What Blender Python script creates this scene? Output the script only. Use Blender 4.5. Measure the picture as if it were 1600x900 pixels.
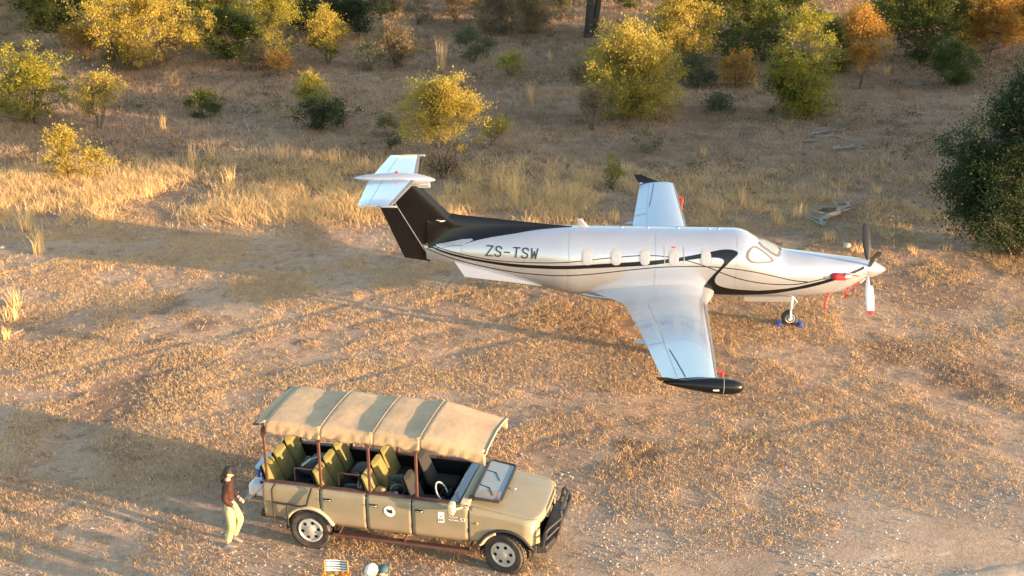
import bpy, bmesh, math, random
import numpy as np
from mathutils import Matrix, Vector
R = math.radians
scn = bpy.context.scene
for o in list(bpy.data.objects): bpy.data.objects.remove(o)
COL = scn.collection

# ------------------------------------------------------------------ camera
F, PITCH, CAMH, ROLL = 1877.7, 0.3563, 12.6066, -0.0059     # focal length in px of the 1600 px wide photo
cd = bpy.data.cameras.new('camera'); cam = bpy.data.objects.new('camera', cd); COL.objects.link(cam)
cd.sensor_width = 36; cd.lens = F / 1600 * 36; cd.clip_start = .1; cd.clip_end = 3000
cam.matrix_world = Matrix.Translation((0, 0, CAMH)) @ Matrix.Rotation(math.pi/2 - PITCH, 4, 'X') @ Matrix.Rotation(ROLL, 4, 'Z')
scn.camera = cam
# ------------------------------------------------------------------ sky, sun, exposure
SUN_EL, SUN_AZ = R(5.4), R(-24)        # low sun, from the right and a little behind the camera
sdir = Vector((math.cos(SUN_AZ)*math.cos(SUN_EL), math.sin(SUN_AZ)*math.cos(SUN_EL), math.sin(SUN_EL)))
w = bpy.data.worlds.new('World'); scn.world = w; w.use_nodes = True
nt = w.node_tree; bg = nt.nodes['Background']
sky = nt.nodes.new('ShaderNodeTexSky'); sky.sky_type = 'NISHITA'; sky.sun_disc = False
sky.sun_elevation = SUN_EL; sky.sun_rotation = math.pi/2 - SUN_AZ
sky.air_density = 1.0; sky.dust_density = 1.0; sky.ozone_density = 1.2
nt.links.new(sky.outputs[0], bg.inputs[0]); bg.inputs[1].default_value = .15
sl = bpy.data.lights.new('sun', 'SUN'); sl.energy = 3.3; sl.angle = R(.6); sl.color = (1, .66, .38)
so = bpy.data.objects.new('sun', sl); COL.objects.link(so); so.location = (40, -20, 30)
so.rotation_euler = sdir.to_track_quat('Z', 'Y').to_euler()
vs = scn.view_settings; vs.view_transform = 'Standard'; vs.look = 'None'; vs.exposure = 2.47; vs.gamma = 1; vs.use_curve_mapping = False

# ------------------------------------------------------------------ pixel -> ray helpers (photo pixels, 1600x900)
def ray(u, v):
    du, dv = u-800, v-450; c, s = math.cos(-ROLL), math.sin(-ROLL)
    du, dv = c*du - s*dv, s*du + c*dv
    xc, yc = du/F, -dv/F
    return np.array([xc, yc*math.sin(PITCH)+math.cos(PITCH), yc*math.cos(PITCH)-math.sin(PITCH)])
def G(u, v, z=0.):
    d = ray(u, v); t = (z-CAMH)/d[2]; return np.array([0, 0, CAMH]) + t*d
def PPM(P): return F/(P[1]*math.cos(PITCH)+(CAMH-P[2])*math.sin(PITCH))     # photo px per metre there

# ------------------------------------------------------------------ object helpers
def tag(o, label=None, cat=None, group=None, kind=None):
    if label: o['label'] = label
    if cat: o['category'] = cat
    if group: o['group'] = group
    if kind: o['kind'] = kind
    return o
def empty(name, loc, rz=0, label=None, cat=None, group=None):
    o = bpy.data.objects.new(name, None); COL.objects.link(o); o.location = loc; o.rotation_euler = (0, 0, rz)
    o.empty_display_size = .2
    return tag(o, label, cat, group)
def finish(me, name, mat, parent, smooth=35):
    for m in (mat if isinstance(mat, (list, tuple)) else [mat]): me.materials.append(m)
    if smooth:
        me.shade_smooth(); me.set_sharp_from_angle(angle=R(smooth))
    o = bpy.data.objects.new(name, me); COL.objects.link(o)
    if parent is not None: o.parent = parent
    return o
def npmesh(name, V, Fc, mat, parent=None, tone=None, smooth=0, tname='tone'):
    V = np.ascontiguousarray(V, dtype=np.float32); Fc = np.ascontiguousarray(Fc, dtype=np.int32)
    me = bpy.data.meshes.new(name); k = Fc.shape[1]
    me.vertices.add(len(V)); me.vertices.foreach_set('co', V.ravel())
    me.loops.add(Fc.size); me.loops.foreach_set('vertex_index', Fc.ravel())
    me.polygons.add(len(Fc)); me.polygons.foreach_set('loop_start', np.arange(0, Fc.size, k, dtype=np.int32))
    me.polygons.foreach_set('loop_total', np.full(len(Fc), k, dtype=np.int32))
    me.update(calc_edges=True)
    if tone is not None:
        at = me.attributes.new(tname, 'FLOAT', 'FACE'); at.data.foreach_set('value', np.ascontiguousarray(tone, dtype=np.float32))
    return finish(me, name, mat, parent, smooth)

class MB:
    """collects shapes that become ONE mesh object"""
    def __init__(s): s.v = []; s.f = []; s.m = []
    def add(s, V, Fc, mi=0):
        n = len(s.v); s.v += [tuple(map(float, p)) for p in V]; s.f += [tuple(i+n for i in f) for f in Fc]; s.m += [mi]*len(Fc); return s
    def box(s, c, d, rot=None, mi=0):
        V = [Vector((sx*d[0]/2, sy*d[1]/2, sz*d[2]/2)) for sx in (-1, 1) for sy in (-1, 1) for sz in (-1, 1)]
        if rot is not None: V = [rot @ p for p in V]
        V = [p + Vector(c) for p in V]
        return s.add(V, [(0,1,3,2), (4,6,7,5), (0,4,5,1), (2,3,7,6), (0,2,6,4), (1,5,7,3)], mi)
    def tube(s, pts, r, n=8, cap=True, mi=0):
        pts = [Vector(p) for p in pts]; k = len(pts)
        rs = r if isinstance(r, (list, tuple)) else [r]*k
        V = []; Fc = []; up = None
        for i, p in enumerate(pts):
            t = (pts[min(i+1, k-1)] - pts[max(i-1, 0)]).normalized()
            if up is None:
                up = Vector((0, 0, 1)) if abs(t.z) < .9 else Vector((1, 0, 0))
            x = up.cross(t)
            if x.length < 1e-4: x = Vector((1, 0, 0)).cross(t)
            x.normalize(); y = t.cross(x); up = y
            for j in range(n):
                a = 2*math.pi*j/n; V.append(p + (x*math.cos(a) + y*math.sin(a))*rs[i])
        for i in range(k-1):
            for j in range(n):
                Fc.append((i*n+j, i*n+(j+1) % n, (i+1)*n+(j+1) % n, (i+1)*n+j))
        if cap: Fc.append(tuple(range(n-1, -1, -1))); Fc.append(tuple((k-1)*n+j for j in range(n)))
        return s.add(V, Fc, mi)
    def loft(s, secs, closed=True, cap=True, mi=0):
        n = len(secs[0]); V = [p for q in secs for p in q]; Fc = []
        for i in range(len(secs)-1):
            for j in range(n if closed else n-1):
                Fc.append((i*n+j, i*n+(j+1) % n, (i+1)*n+(j+1) % n, (i+1)*n+j))
        if cap and closed: Fc.append(tuple(range(n-1, -1, -1))); Fc.append(tuple((len(secs)-1)*n+j for j in range(n)))
        return s.add(V, Fc, mi)
    def lathe(s, prof, org, ax, n=24, cap=True, mi=0):      # prof: (dist along ax, radius)
        ax = Vector(ax).normalized(); u = ax.orthogonal().normalized(); q = ax.cross(u); org = Vector(org)
        return s.loft([[org + ax*d + (u*math.cos(2*math.pi*j/n) + q*math.sin(2*math.pi*j/n))*r for j in range(n)] for d, r in prof], cap=cap, mi=mi)
    def ngon(s, pts, off, mi=0):                         # extruded polygon
        n = len(pts); off = Vector(off); V = [Vector(p) for p in pts] + [Vector(p)+off for p in pts]
        return s.add(V, [tuple(range(n-1, -1, -1)), tuple(range(n, 2*n))] + [(i, (i+1) % n, n+(i+1) % n, n+i) for i in range(n)], mi)
    def build(s, name, mat, parent=None, smooth=35, bevel=0, sub=0, solid=0, fix=True):
        me = bpy.data.meshes.new(name); me.from_pydata(s.v, [], s.f)
        me.polygons.foreach_set('material_index', s.m)
        if fix:
            bm = bmesh.new(); bm.from_mesh(me); bmesh.ops.recalc_face_normals(bm, faces=bm.faces); bm.to_mesh(me); bm.free()
        o = finish(me, name, mat, parent, smooth)
        if solid: md = o.modifiers.new('solid', 'SOLIDIFY'); md.thickness = solid; md.offset = -1
        if bevel: md = o.modifiers.new('bevel', 'BEVEL'); md.width = bevel; md.segments = 2; md.limit_method = 'ANGLE'; md.angle_limit = R(40)
        if sub: md = o.modifiers.new('sub', 'SUBSURF'); md.levels = sub; md.render_levels = sub
        return o
def arc(c, r, a0, a1, n, ax='xz'):
    out = []
    for i in range(n+1):
        a = R(a0+(a1-a0)*i/n); p, q = r*math.cos(a), r*math.sin(a)
        out.append((c[0]+p, c[1], c[2]+q) if ax == 'xz' else (c[0]+p, c[1]+q, c[2]) if ax == 'xy' else (c[0], c[1]+p, c[2]+q))
    return out

# ------------------------------------------------------------------ materials
def newmat(name):
    m = bpy.data.materials.new(name); m.use_nodes = True
    return m, m.node_tree, m.node_tree.nodes['Principled BSDF']
def N(nt, t, **kw):
    n = nt.nodes.new(t)
    for k, v in kw.items():
        if k in n.inputs: n.inputs[k].default_value = v
        else: setattr(n, k, v)
    return n
def ramp(nt, stops, interp='LINEAR'):
    r = nt.nodes.new('ShaderNodeValToRGB'); cr = r.color_ramp; cr.interpolation = interp
    while len(cr.elements) < len(stops): cr.elements.new(.5)
    for e, (p, c) in zip(cr.elements, stops): e.position = p; e.color = (*c, 1)
    return r
def M(name, col, rough=.5, metal=0, var=.12, scale=6, bump=0, bscale=40, coat=0, dust=None, dustamt=.4, spec=.5, trans=0):
    m, nt, b = newmat(name); L = nt.links.new
    tc = N(nt, 'ShaderNodeTexCoord')
    no = N(nt, 'ShaderNodeTexNoise', Scale=scale, Detail=5.0); L(tc.outputs['Object'], no.inputs['Vector'])
    c0 = tuple(x*(1-var) for x in col); c1 = tuple(min(1, x*(1+var)) for x in col)
    rp = ramp(nt, [(.3, c0), (.7, c1)]); L(no.outputs['Fac'], rp.inputs[0]); out = rp.outputs[0]
    if dust:
        n2 = N(nt, 'ShaderNodeTexNoise', Scale=scale*.6, Detail=7.0, Roughness=.65); L(tc.outputs['Object'], n2.inputs['Vector'])
        mr = N(nt, 'ShaderNodeMapRange'); mr.inputs[1].default_value = .42; mr.inputs[2].default_value = .75; mr.inputs[4].default_value = dustamt
        L(n2.outputs['Fac'], mr.inputs[0]); mx = N(nt, 'ShaderNodeMixRGB'); L(mr.outputs[0], mx.inputs[0]); L(out, mx.inputs[1]); mx.inputs[2].default_value = (*dust, 1); out = mx.outputs[0]
    L(out, b.inputs['Base Color'])
    b.inputs['Roughness'].default_value = rough; b.inputs['Metallic'].default_value = metal
    b.inputs['Specular IOR Level'].default_value = spec
    if coat: b.inputs['Coat Weight'].default_value = coat; b.inputs['Coat Roughness'].default_value = .04
    if bump:
        n3 = N(nt, 'ShaderNodeTexNoise', Scale=bscale, Detail=4.0); L(tc.outputs['Object'], n3.inputs['Vector'])
        bp = N(nt, 'ShaderNodeBump', Strength=bump, Distance=.02); L(n3.outputs['Fac'], bp.inputs['Height']); L(bp.outputs[0], b.inputs['Normal'])
    return m
def leafmat(name, stops, trans=.4, rough=.6):
    m, nt, b = newmat(name); L = nt.links.new
    at = N(nt, 'ShaderNodeAttribute', attribute_name='tone'); rp = ramp(nt, stops); L(at.outputs['Fac'], rp.inputs[0])
    L(rp.outputs[0], b.inputs['Base Color']); b.inputs['Roughness'].default_value = rough; b.inputs['Specular IOR Level'].default_value = .25
    tr = N(nt, 'ShaderNodeBsdfTranslucent'); L(rp.outputs[0], tr.inputs[0])
    mx = N(nt, 'ShaderNodeMixShader'); mx.inputs[0].default_value = trans
    L(b.outputs[0], mx.inputs[1]); L(tr.outputs[0], mx.inputs[2]); L(mx.outputs[0], nt.nodes['Material Output'].inputs[0])
    return m
MT = {}
MT['white'] = M('aircraft_white', (.48, .515, .57), .26, metal=.6, var=.03, coat=.35, scale=2)
MT['black'] = M('aircraft_black', (.006, .006, .007), .22, var=.1, coat=.15, spec=.35)
MT['boot'] = M('deice_rubber', (.09, .095, .105), .5)
MT['groove'] = M('panel_groove', (.10, .10, .10), .6)
MT['hair_line'] = M('seam_grey', (.25, .26, .28), .5, var=.03)
MT['shade'] = M('window_shade', (.27, .31, .37), .35, var=.05, coat=.2)
MT['cockpit_grey'] = M('cockpit_pane_grey', (.27, .31, .36), .15, var=.06, coat=.9)  # pale grey-blue for the cockpit side panes
MT['blade'] = M('blade_silver', (.78, .78, .78), .35, var=.03)
MT['bladeblack'] = M('blade_black', (.02, .02, .022), .4)
MT['red'] = M('red_cloth', (.55, .03, .03), .7, bump=.3)
MT['metal'] = M('bare_metal', (.5, .5, .5), .35, metal=.9)
MT['rubber'] = M('tyre_rubber', (.035, .033, .032), .8, bump=.4, dust=(.22, .15, .09), dustamt=.5)
MT['rubberclean'] = M('aircraft_tyre', (.03, .03, .03), .75, dust=(.2, .14, .09), dustamt=.3)
MT['blue'] = M('blue_plastic', (.02, .07, .42), .45)
MT['khaki'] = M('khaki_paint', (.245, .222, .152), .38, var=.06, coat=.15, dust=(.36, .27, .18), dustamt=.35, scale=3)
def low_dust(m, z0, z1, col, amt):       # road dust caked on the lower panels
    nt = m.node_tree; b = nt.nodes['Principled BSDF']; src = b.inputs['Base Color'].links[0].from_socket; L = nt.links.new
    tc = N(nt, 'ShaderNodeTexCoord'); sp = N(nt, 'ShaderNodeSeparateXYZ'); L(tc.outputs['Object'], sp.inputs[0])
    no = N(nt, 'ShaderNodeTexNoise', Scale=4.0, Detail=6.0); L(tc.outputs['Object'], no.inputs['Vector'])
    ad = N(nt, 'ShaderNodeMath', operation='MULTIPLY_ADD'); L(no.outputs['Fac'], ad.inputs[0]); ad.inputs[1].default_value = .5; L(sp.outputs['Z'], ad.inputs[2])
    mr = N(nt, 'ShaderNodeMapRange'); L(ad.outputs[0], mr.inputs[0]); mr.inputs[1].default_value = z0; mr.inputs[2].default_value = z1; mr.inputs[3].default_value = amt; mr.inputs[4].default_value = 0
    mx = N(nt, 'ShaderNodeMixRGB'); L(mr.outputs[0], mx.inputs[0]); L(src, mx.inputs[1]); mx.inputs[2].default_value = (*col, 1); L(mx.outputs[0], b.inputs['Base Color'])
low_dust(MT['khaki'], .75, 1.25, (.36, .26, .17), .75)
MT['khakilight'] = M('khaki_pale', (.40, .36, .25), .5, var=.08)  # paler khaki for arches, scuttle, mirrors and roof hem
MT['canvas'] = M('roof_canvas', (.42, .295, .175), .85, var=.16, scale=2.5, bump=.4, bscale=9, dust=(.42, .31, .20), dustamt=.5)
MT['rust'] = M('brown_steel', (.085, .035, .025), .55, dust=(.2, .13, .08), dustamt=.25)
MT['darksteel'] = M('black_steel', (.02, .02, .021), .45, dust=(.15, .1, .07), dustamt=.15)
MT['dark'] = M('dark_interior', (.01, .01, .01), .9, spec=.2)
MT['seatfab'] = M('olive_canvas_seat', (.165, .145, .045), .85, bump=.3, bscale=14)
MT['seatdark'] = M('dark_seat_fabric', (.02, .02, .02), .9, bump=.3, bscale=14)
MT['rim'] = M('wheel_rim_silver', (.55, .54, .52), .4, metal=.35, dust=(.4, .3, .2), dustamt=.4)
MT['glass'] = M('windscreen_glass', (.22, .25, .27), .05, var=.05, coat=1)
MT['lamp'] = M('lamp_glass', (.75, .74, .70), .1, coat=1)
MT['redlamp'] = M('tail_lamp_red', (.4, .02, .015), .2, coat=1)
MT['amber'] = M('amber_lamp', (.75, .28, .02), .25, coat=.8)
MT['plastw'] = M('white_plastic', (.72, .73, .74), .4)
MT['sticker'] = M('white_sticker', (.78, .78, .76), .5, var=.03)
MT['ink'] = M('black_ink', (.02, .02, .03), .6)
MT['bluegrey'] = M('dash_vinyl', (.06, .085, .14), .28, coat=.6)  # dash top: reflected sky blue is put into the base colour
MT['skin'] = M('skin', (.55, .33, .23), .55, var=.06)
MT['bag'] = M('dark_bag_nylon', (.02, .022, .028), .6, bump=.5, bscale=12)
MT['baggrey'] = M('grey_bag_fabric', (.16, .17, .15), .7, bump=.5, bscale=12)
MT['tan'] = M('tan_fabric', (.55, .36, .2), .8, bump=.3)

# ================================================================== GROUND, ROAD, GRASS
rng = np.random.default_rng(7)
_GR = {}
def vn(x, y, s, seed):
    if seed not in _GR: _GR[seed] = np.random.default_rng(1000+seed).random((128, 128))
    g = _GR[seed]; x = np.asarray(x, float)/s+500.3; y = np.asarray(y, float)/s+500.7
    i, j = np.floor(x).astype(int), np.floor(y).astype(int); fx, fy = x-i, y-j
    fx, fy = fx*fx*(3-2*fx), fy*fy*(3-2*fy); q = lambda a, b: g[a % 128, b % 128]
    return (q(i, j)*(1-fx)+q(i+1, j)*fx)*(1-fy)+(q(i, j+1)*(1-fx)+q(i+1, j+1)*fx)*fy
def fbm(x, y, s, seed, o=4):
    t = 0; a = .5
    for k in range(o): t = t+a*vn(x, y, s/2**k, seed+k); a *= .5
    return t/(1-.5**o)
def sst(a, b, x): t = np.clip((x-a)/(b-a), 0, 1); return t*t*(3-2*t)
RA, RB = np.array([.56, 18.97]), np.array([10.29, 21.13]); RD = (RB-RA)/np.linalg.norm(RB-RA); RN = np.array([RD[1], -RD[0]])
def roadd(x, y): return (x-RA[0])*RN[0]+(y-RA[1])*RN[1] - .012*np.clip((x-RA[0]), -30, 30)**1*0   # >0 towards the track
def ybelt(x): return 40.2-.07*np.clip(x, -15, 25)+2.2*(fbm(x, x*0+3, 5, 40, 3)-.5)
_TK = [((60, 610), (700, 452)), (( 230, 650), (860, 500)), ((860, 720), (1500, 590)), ((1250, 560), (1640, 700))]
def tracks(x, y):
    t = 0*np.asarray(x, float); wob = .5*(vn(x, y, 5, 58)-.5)
    for p, q in _TK:
        p, q = G(*p)[:2], G(*q)[:2]; d = (q-p)/np.linalg.norm(q-p); n = np.array([-d[1], d[0]])
        for o_ in (-.78, .78): t = np.maximum(t, sst(.22, .08, np.abs((x-p[0])*n[0]+(y-p[1])*n[1]-o_+wob))*sst(-1, 1, (x-p[0])*d[0]+(y-p[1])*d[1])*sst(1, -1, (x-q[0])*d[0]+(y-q[1])*d[1]))
    return t*(.5+.5*sst(.4, .6, fbm(x, y, 2, 59)))
def hz(x, y):
    x = np.asarray(x, float); y = np.asarray(y, float)
    far = sst(34, 48, y); d = roadd(x, y)
    h = .05*(fbm(x, y, 1.3, 1)-.5)+far*(.5*(fbm(x, y, 11, 9)-.5)+.22*(fbm(x, y, 2.6, 12)-.5))
    # wheel ruts across the clearing and the sandy track's shoulder
    h = h-.03*tracks(x, y)
    return h + .015*sst(-.8, .2, d)*sst(1.6, .6, d)
xs = np.concatenate([[-2000, -600, -220, -110, -75], np.linspace(-62, 62, 380), [75, 110, 220, 600, 2000]])
ys = np.concatenate([[-2000, -300, -40, 0, 10], np.linspace(15, 46, 170), np.linspace(46.4, 112, 150), [125, 160, 260, 700, 2500]])
XX, YY = np.meshgrid(xs, ys); ZZ = hz(XX, YY); nx_, ny_ = len(xs), len(ys)
idx = np.arange(nx_*ny_).reshape(ny_, nx_)
quads = np.stack([idx[:-1, :-1], idx[:-1, 1:], idx[1:, 1:], idx[1:, :-1]], -1).reshape(-1, 4)
def ground_mat():
    m, nt, b = newmat('dry_soil'); L = nt.links.new
    tc = N(nt, 'ShaderNodeTexCoord'); P = tc.outputs['Object']
    def noise(sc, det=6, ro=.6): n = N(nt, 'ShaderNodeTexNoise', Scale=sc, Detail=float(det), Roughness=ro); L(P, n.inputs['Vector']); return n.outputs['Fac']
    def mix(f, a, b_, mode='MIX'):
        x = N(nt, 'ShaderNodeMixRGB', blend_type=mode)
        for s_, v in zip(x.inputs, (f, a, b_)):
            if hasattr(v, 'links'): L(v, s_)
            else: s_.default_value = v if isinstance(v, (int, float)) else (*v, 1)
        return x.outputs[0]
    def rng_(v, a, b_, lo=0, hi=1):
        r = N(nt, 'ShaderNodeMapRange'); L(v, r.inputs[0]); r.inputs[1].default_value = a; r.inputs[2].default_value = b_; r.inputs[3].default_value = lo; r.inputs[4].default_value = hi; return r.outputs[0]
    def attr(nm): a = N(nt, 'ShaderNodeAttribute', attribute_name=nm); return a.outputs['Fac']
    c = mix(rng_(noise(.35, 7), .38, .62), (.48, .295, .20), (.60, .415, .295))
    c = mix(rng_(noise(5, 8, .7), .45, .65), c, (.60, .44, .30))
    c = mix(rng_(noise(2.2, 8, .75), .50, .66, 0, .8), c, (.20, .12, .08))
    c = mix(rng_(noise(28, 4), .5, .7, 0, .7), c, (.52, .38, .24))
    c = mix(rng_(noise(45, 3), .52, .68, 0, .85), c, (.13, .08, .05))
    c2 = mix(rng_(noise(.8, 8, .7), .4, .62), (.26, .16, .105), (.40, .27, .18))  # browner soil beyond the clearing, coloured darker still to deepen the shade there
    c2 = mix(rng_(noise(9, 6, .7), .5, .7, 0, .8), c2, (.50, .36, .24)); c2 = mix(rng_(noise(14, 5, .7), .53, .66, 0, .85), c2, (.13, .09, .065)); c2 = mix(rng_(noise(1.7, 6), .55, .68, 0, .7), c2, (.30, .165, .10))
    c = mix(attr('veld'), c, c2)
    c = mix(attr('churn'), c, (.115, .072, .048))
    c3 = mix(rng_(noise(3, 7, .7), .4, .65), (.50, .395, .30), (.60, .49, .385)); c3 = mix(rng_(noise(40, 3), .55, .7, 0, .5), c3, (.68, .56, .43))
    c = mix(attr('sand'), c, c3)
    L(c, b.inputs['Base Color']); b.inputs['Roughness'].default_value = .95; b.inputs['Specular IOR Level'].default_value = 0
    bp = N(nt, 'ShaderNodeBump', Strength=1.0, Distance=.09); h = N(nt, 'ShaderNodeMath', operation='ADD'); L(noise(9, 6, .7), h.inputs[0]); h2 = N(nt, 'ShaderNodeMath', operation='MULTIPLY'); L(noise(40, 4, .6), h2.inputs[0]); h2.inputs[1].default_value = .5; L(h2.outputs[0], h.inputs[1])
    L(h.outputs[0], bp.inputs['Height']); L(bp.outputs[0], b.inputs['Normal'])
    return m
MT['soil'] = ground_mat()
def setattr_pt(o, nm, val): a = o.data.attributes.new(nm, 'FLOAT', 'POINT'); a.data.foreach_set('value', np.ascontiguousarray(val, dtype=np.float32).ravel())
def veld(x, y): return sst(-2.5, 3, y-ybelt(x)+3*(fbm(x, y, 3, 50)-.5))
def seg_d(x, y, p, q):
    d = q-p; t = np.clip(((x-p[0])*d[0]+(y-p[1])*d[1])/(d@d), 0, 1); return np.hypot(x-p[0]-t*d[0], y-p[1]-t*d[1])
_CH = [(G(1400, 545)[:2], G(1660, 660)[:2], 1.0, .62), (G(1420, 530)[:2], G(1660, 590)[:2], .5, .4), (G(960, 690)[:2], G(1010, 740)[:2], .8, .7), (G(880, 740)[:2], G(960, 790)[:2], .5, .5), (G(330, 500)[:2], G(120, 590)[:2], .3, .5), (G(290, 470)[:2], G(60, 560)[:2], .3, .5), (G(1180, 690)[:2], G(1250, 760)[:2], .5, .4)]
def churn(x, y):
    t = 0*np.asarray(x, float)
    for p, q, w_, s_ in _CH: t = np.maximum(t, s_*sst(w_, w_*.25, seg_d(x, y, p, q)+1.9*(fbm(x, y, 1.1, 55)-.5)))
    return np.maximum(t, .45*sst(.58, .74, fbm(x, y, 2.7, 57, 5))*(1-veld(x, y)))
def sand(x, y): return sst(-5.2, .6, roadd(x, y)+3.0*(fbm(x, y, 2.2, 60)-.5))
gr = npmesh('ground', np.stack([XX, YY, ZZ], -1).reshape(-1, 3), quads, MT['soil'], smooth=180)
setattr_pt(gr, 'veld', veld(XX, YY)); setattr_pt(gr, 'sand', .42*sand(XX, YY)); gr['kind'] = 'structure'; setattr_pt(gr, 'churn', churn(XX, YY))
# the sandy track along the lower right edge, ruts worn into it
ts = np.linspace(-14, 34, 260); ds = np.linspace(-.5, 7, 64); T_, D_ = np.meshgrid(ts, ds)
TX, TY = RA[0]+RD[0]*T_+RN[0]*(D_+.5*(fbm(T_, T_*0, 3.5, 70)-.5)), RA[1]+RD[1]*T_+RN[1]*(D_+.5*(fbm(T_, T_*0, 3.5, 70)-.5))
rut = sum(sst(.36, .05, np.abs(D_-c-.25*(vn(T_, T_*0, 5, 71+k)-.5))) for k, c in enumerate((1.55, 2.6, 4.3)))
TZ = hz(TX, TY)-.035+.045*sst(-.5, 2.2, D_+.8*(fbm(TX, TY, .7, 77)-.5))-.05*rut+.03*(fbm(TX, TY, .45, 75)-.5)+.006*np.sin(T_*42)*rut
ii = np.arange(T_.size).reshape(T_.shape); q = np.stack([ii[:-1, :-1], ii[:-1, 1:], ii[1:, 1:], ii[1:, :-1]], -1).reshape(-1, 4)[:, ::-1]
tr = npmesh('dirt_track', np.stack([TX, TY, TZ], -1).reshape(-1, 3), q, MT['soil'], smooth=180)
setattr_pt(tr, 'veld', T_*0); setattr_pt(tr, 'sand', np.clip(.95+T_*0-.25*rut, 0, 1)); tr['kind'] = 'structure'; setattr_pt(tr, 'churn', T_*0)

def scatter(n, y0, y1, dens, marg=4):
    y = y0+(y1-y0)*rng.random(n*3); hw = .445*(y+4)+marg; keep = rng.random(n*3) < hw/hw.max(); y = y[keep]; hw = hw[keep]
    x = (rng.random(len(y))*2-1)*hw; k = rng.random(len(y)) < dens(x, y); return x[k][:n], y[k][:n]
def clear_of(x, y): return roadd(x, y) < .2+.4*(vn(x, y, .8, 81)-.5)
def quads_leaf(C, D, S): # leaf rhombs: base C, tip vector D, half side S
    V = np.stack([C, C+D*.5+S, C+D, C+D*.5-S], 1).reshape(-1, 3); return V, np.arange(len(V)).reshape(-1, 4)
def unit(v): return v/np.maximum(np.linalg.norm(v, axis=-1, keepdims=True), 1e-9)
MT['litter'] = leafmat('dry_leaf_litter', [(0, (.22, .12, .065)), (.3, (.50, .30, .15)), (.6, (.64, .44, .25)), (.85, (.70, .53, .34)), (1, (.64, .50, .14))], .25, .8)
MT['straw'] = leafmat('dry_grass', [(0, (.24, .15, .095)), (.25, (.44, .29, .185)), (.5, (.60, .42, .25)), (.8, (.74, .51, .24)), (1, (.74, .54, .25))], .35, .75)
MT['pebble'] = leafmat('pale_gravel', [(0, (.35, .27, .2)), (.6, (.6, .5, .4)), (1, (.75, .68, .6))], .0, .9)
# leaf litter and short dry stubble of the clearing
x, y = scatter(340000, 16, 46, lambda x, y: np.clip(1.4*sst(.43, .62, fbm(x, y, 1.5, 21, 5))+.06, 0, 1)*(1-.75*tracks(x, y))*(1-.8*churn(x, y))*(1-.45*sand(x, y))*(1-.55*veld(x, y))*(roadd(x, y) < .6))
n = len(x); C = np.stack([x, y, hz(x, y)+.004+.022*rng.random(n)], 1); a = rng.random(n)*6.283; l = .02+.06*rng.random(n)**2
D = np.stack([np.cos(a)*l, np.sin(a)*l, l*(rng.random(n)-.1)*1.5], 1); S = unit(np.cross(D, np.stack([2.2*(rng.random(n)-.5), 2.2*(rng.random(n)-.5), np.ones(n)], 1)))*(.0022+.0055*rng.random(n))[:, None]
tone = np.clip(.62*rng.random(n)+.62*(fbm(x, y, .9, 25)-.2)-.12*sand(x, y), 0, .93); tone[rng.random(n) < .02] = 1
V, Fq = quads_leaf(C, D, S); tag(npmesh('leaf_litter', V, Fq, MT['litter'], None, tone), 'scatter of dry orange leaves and grass chaff over the clearing', 'leaf litter', kind='stuff')
def blades(x, y, nb, lmin, lmax, wd, spread, lean, tonef, thin=False):
    n = len(x); X = np.repeat(x, nb)+spread*rng.normal(size=n*nb)*np.repeat(.5+rng.random(n), nb); Y = np.repeat(y, nb)+spread*rng.normal(size=n*nb)*np.repeat(.5+rng.random(n), nb); m = n*nb
    sc = np.repeat(.6+.8*rng.random(n), nb); l = (lmin+(lmax-lmin)*rng.random(m))*sc; a = rng.random(m)*6.283; le = lean*rng.random(m)
    D = np.stack([np.cos(a)*le*l, np.sin(a)*le*l, l], 1); b = rng.normal(size=m)*.7+1.1; W = (wd*(.6+.8*rng.random(m))*(1+Y/90))[:, None]*np.stack([np.cos(b), np.sin(b), 0*b], 1)
    C = np.stack([X, Y, hz(X, Y)-.01], 1); mid = C+D*.55-np.stack([D[:, 0]*.2, D[:, 1]*.2, 0*a], 1)
    if thin:
        V = np.stack([C-W, C+W, C+D], 1).reshape(-1, 3); return V, np.arange(3*m).reshape(-1, 3), np.clip(np.repeat(tonef, nb)+.3*(rng.random(m)-.5), 0, 1)
    V = np.stack([C-W, C+W, mid+W*.8, C+D, mid-W*.8], 1).reshape(-1, 3); k = np.arange(m)[:, None]*5
    # two faces: quad-ish lower part and tip as triangles
    Ft = np.concatenate([k+np.array([[0, 1, 2]]), k+np.array([[0, 2, 4]]), k+np.array([[4, 2, 3]])], 0)
    t = np.clip(np.repeat(tonef, nb)+.3*(rng.random(m)-.5), 0, 1); return V, Ft, np.concatenate([t, t, t])
x, y = scatter(95000, 16, 44, lambda x, y: np.clip(1.5*sst(.42, .61, fbm(x, y, 1.5, 21, 5))+.10, 0, 1)*(1-.7*tracks(x, y))*(1-.6*sand(x, y))*clear_of(x, y))
V, Ft, t = blades(x, y, 6, .025, .085, .0055, .05, 1.5, .5+.6*(fbm(x, y, 1.5, 29)-.4), True)
tag(npmesh('grass_stubble', V, Ft, MT['straw'], None, t), 'short trampled dry grass stubble around the aeroplane and vehicle', 'grass', kind='stuff')
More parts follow.
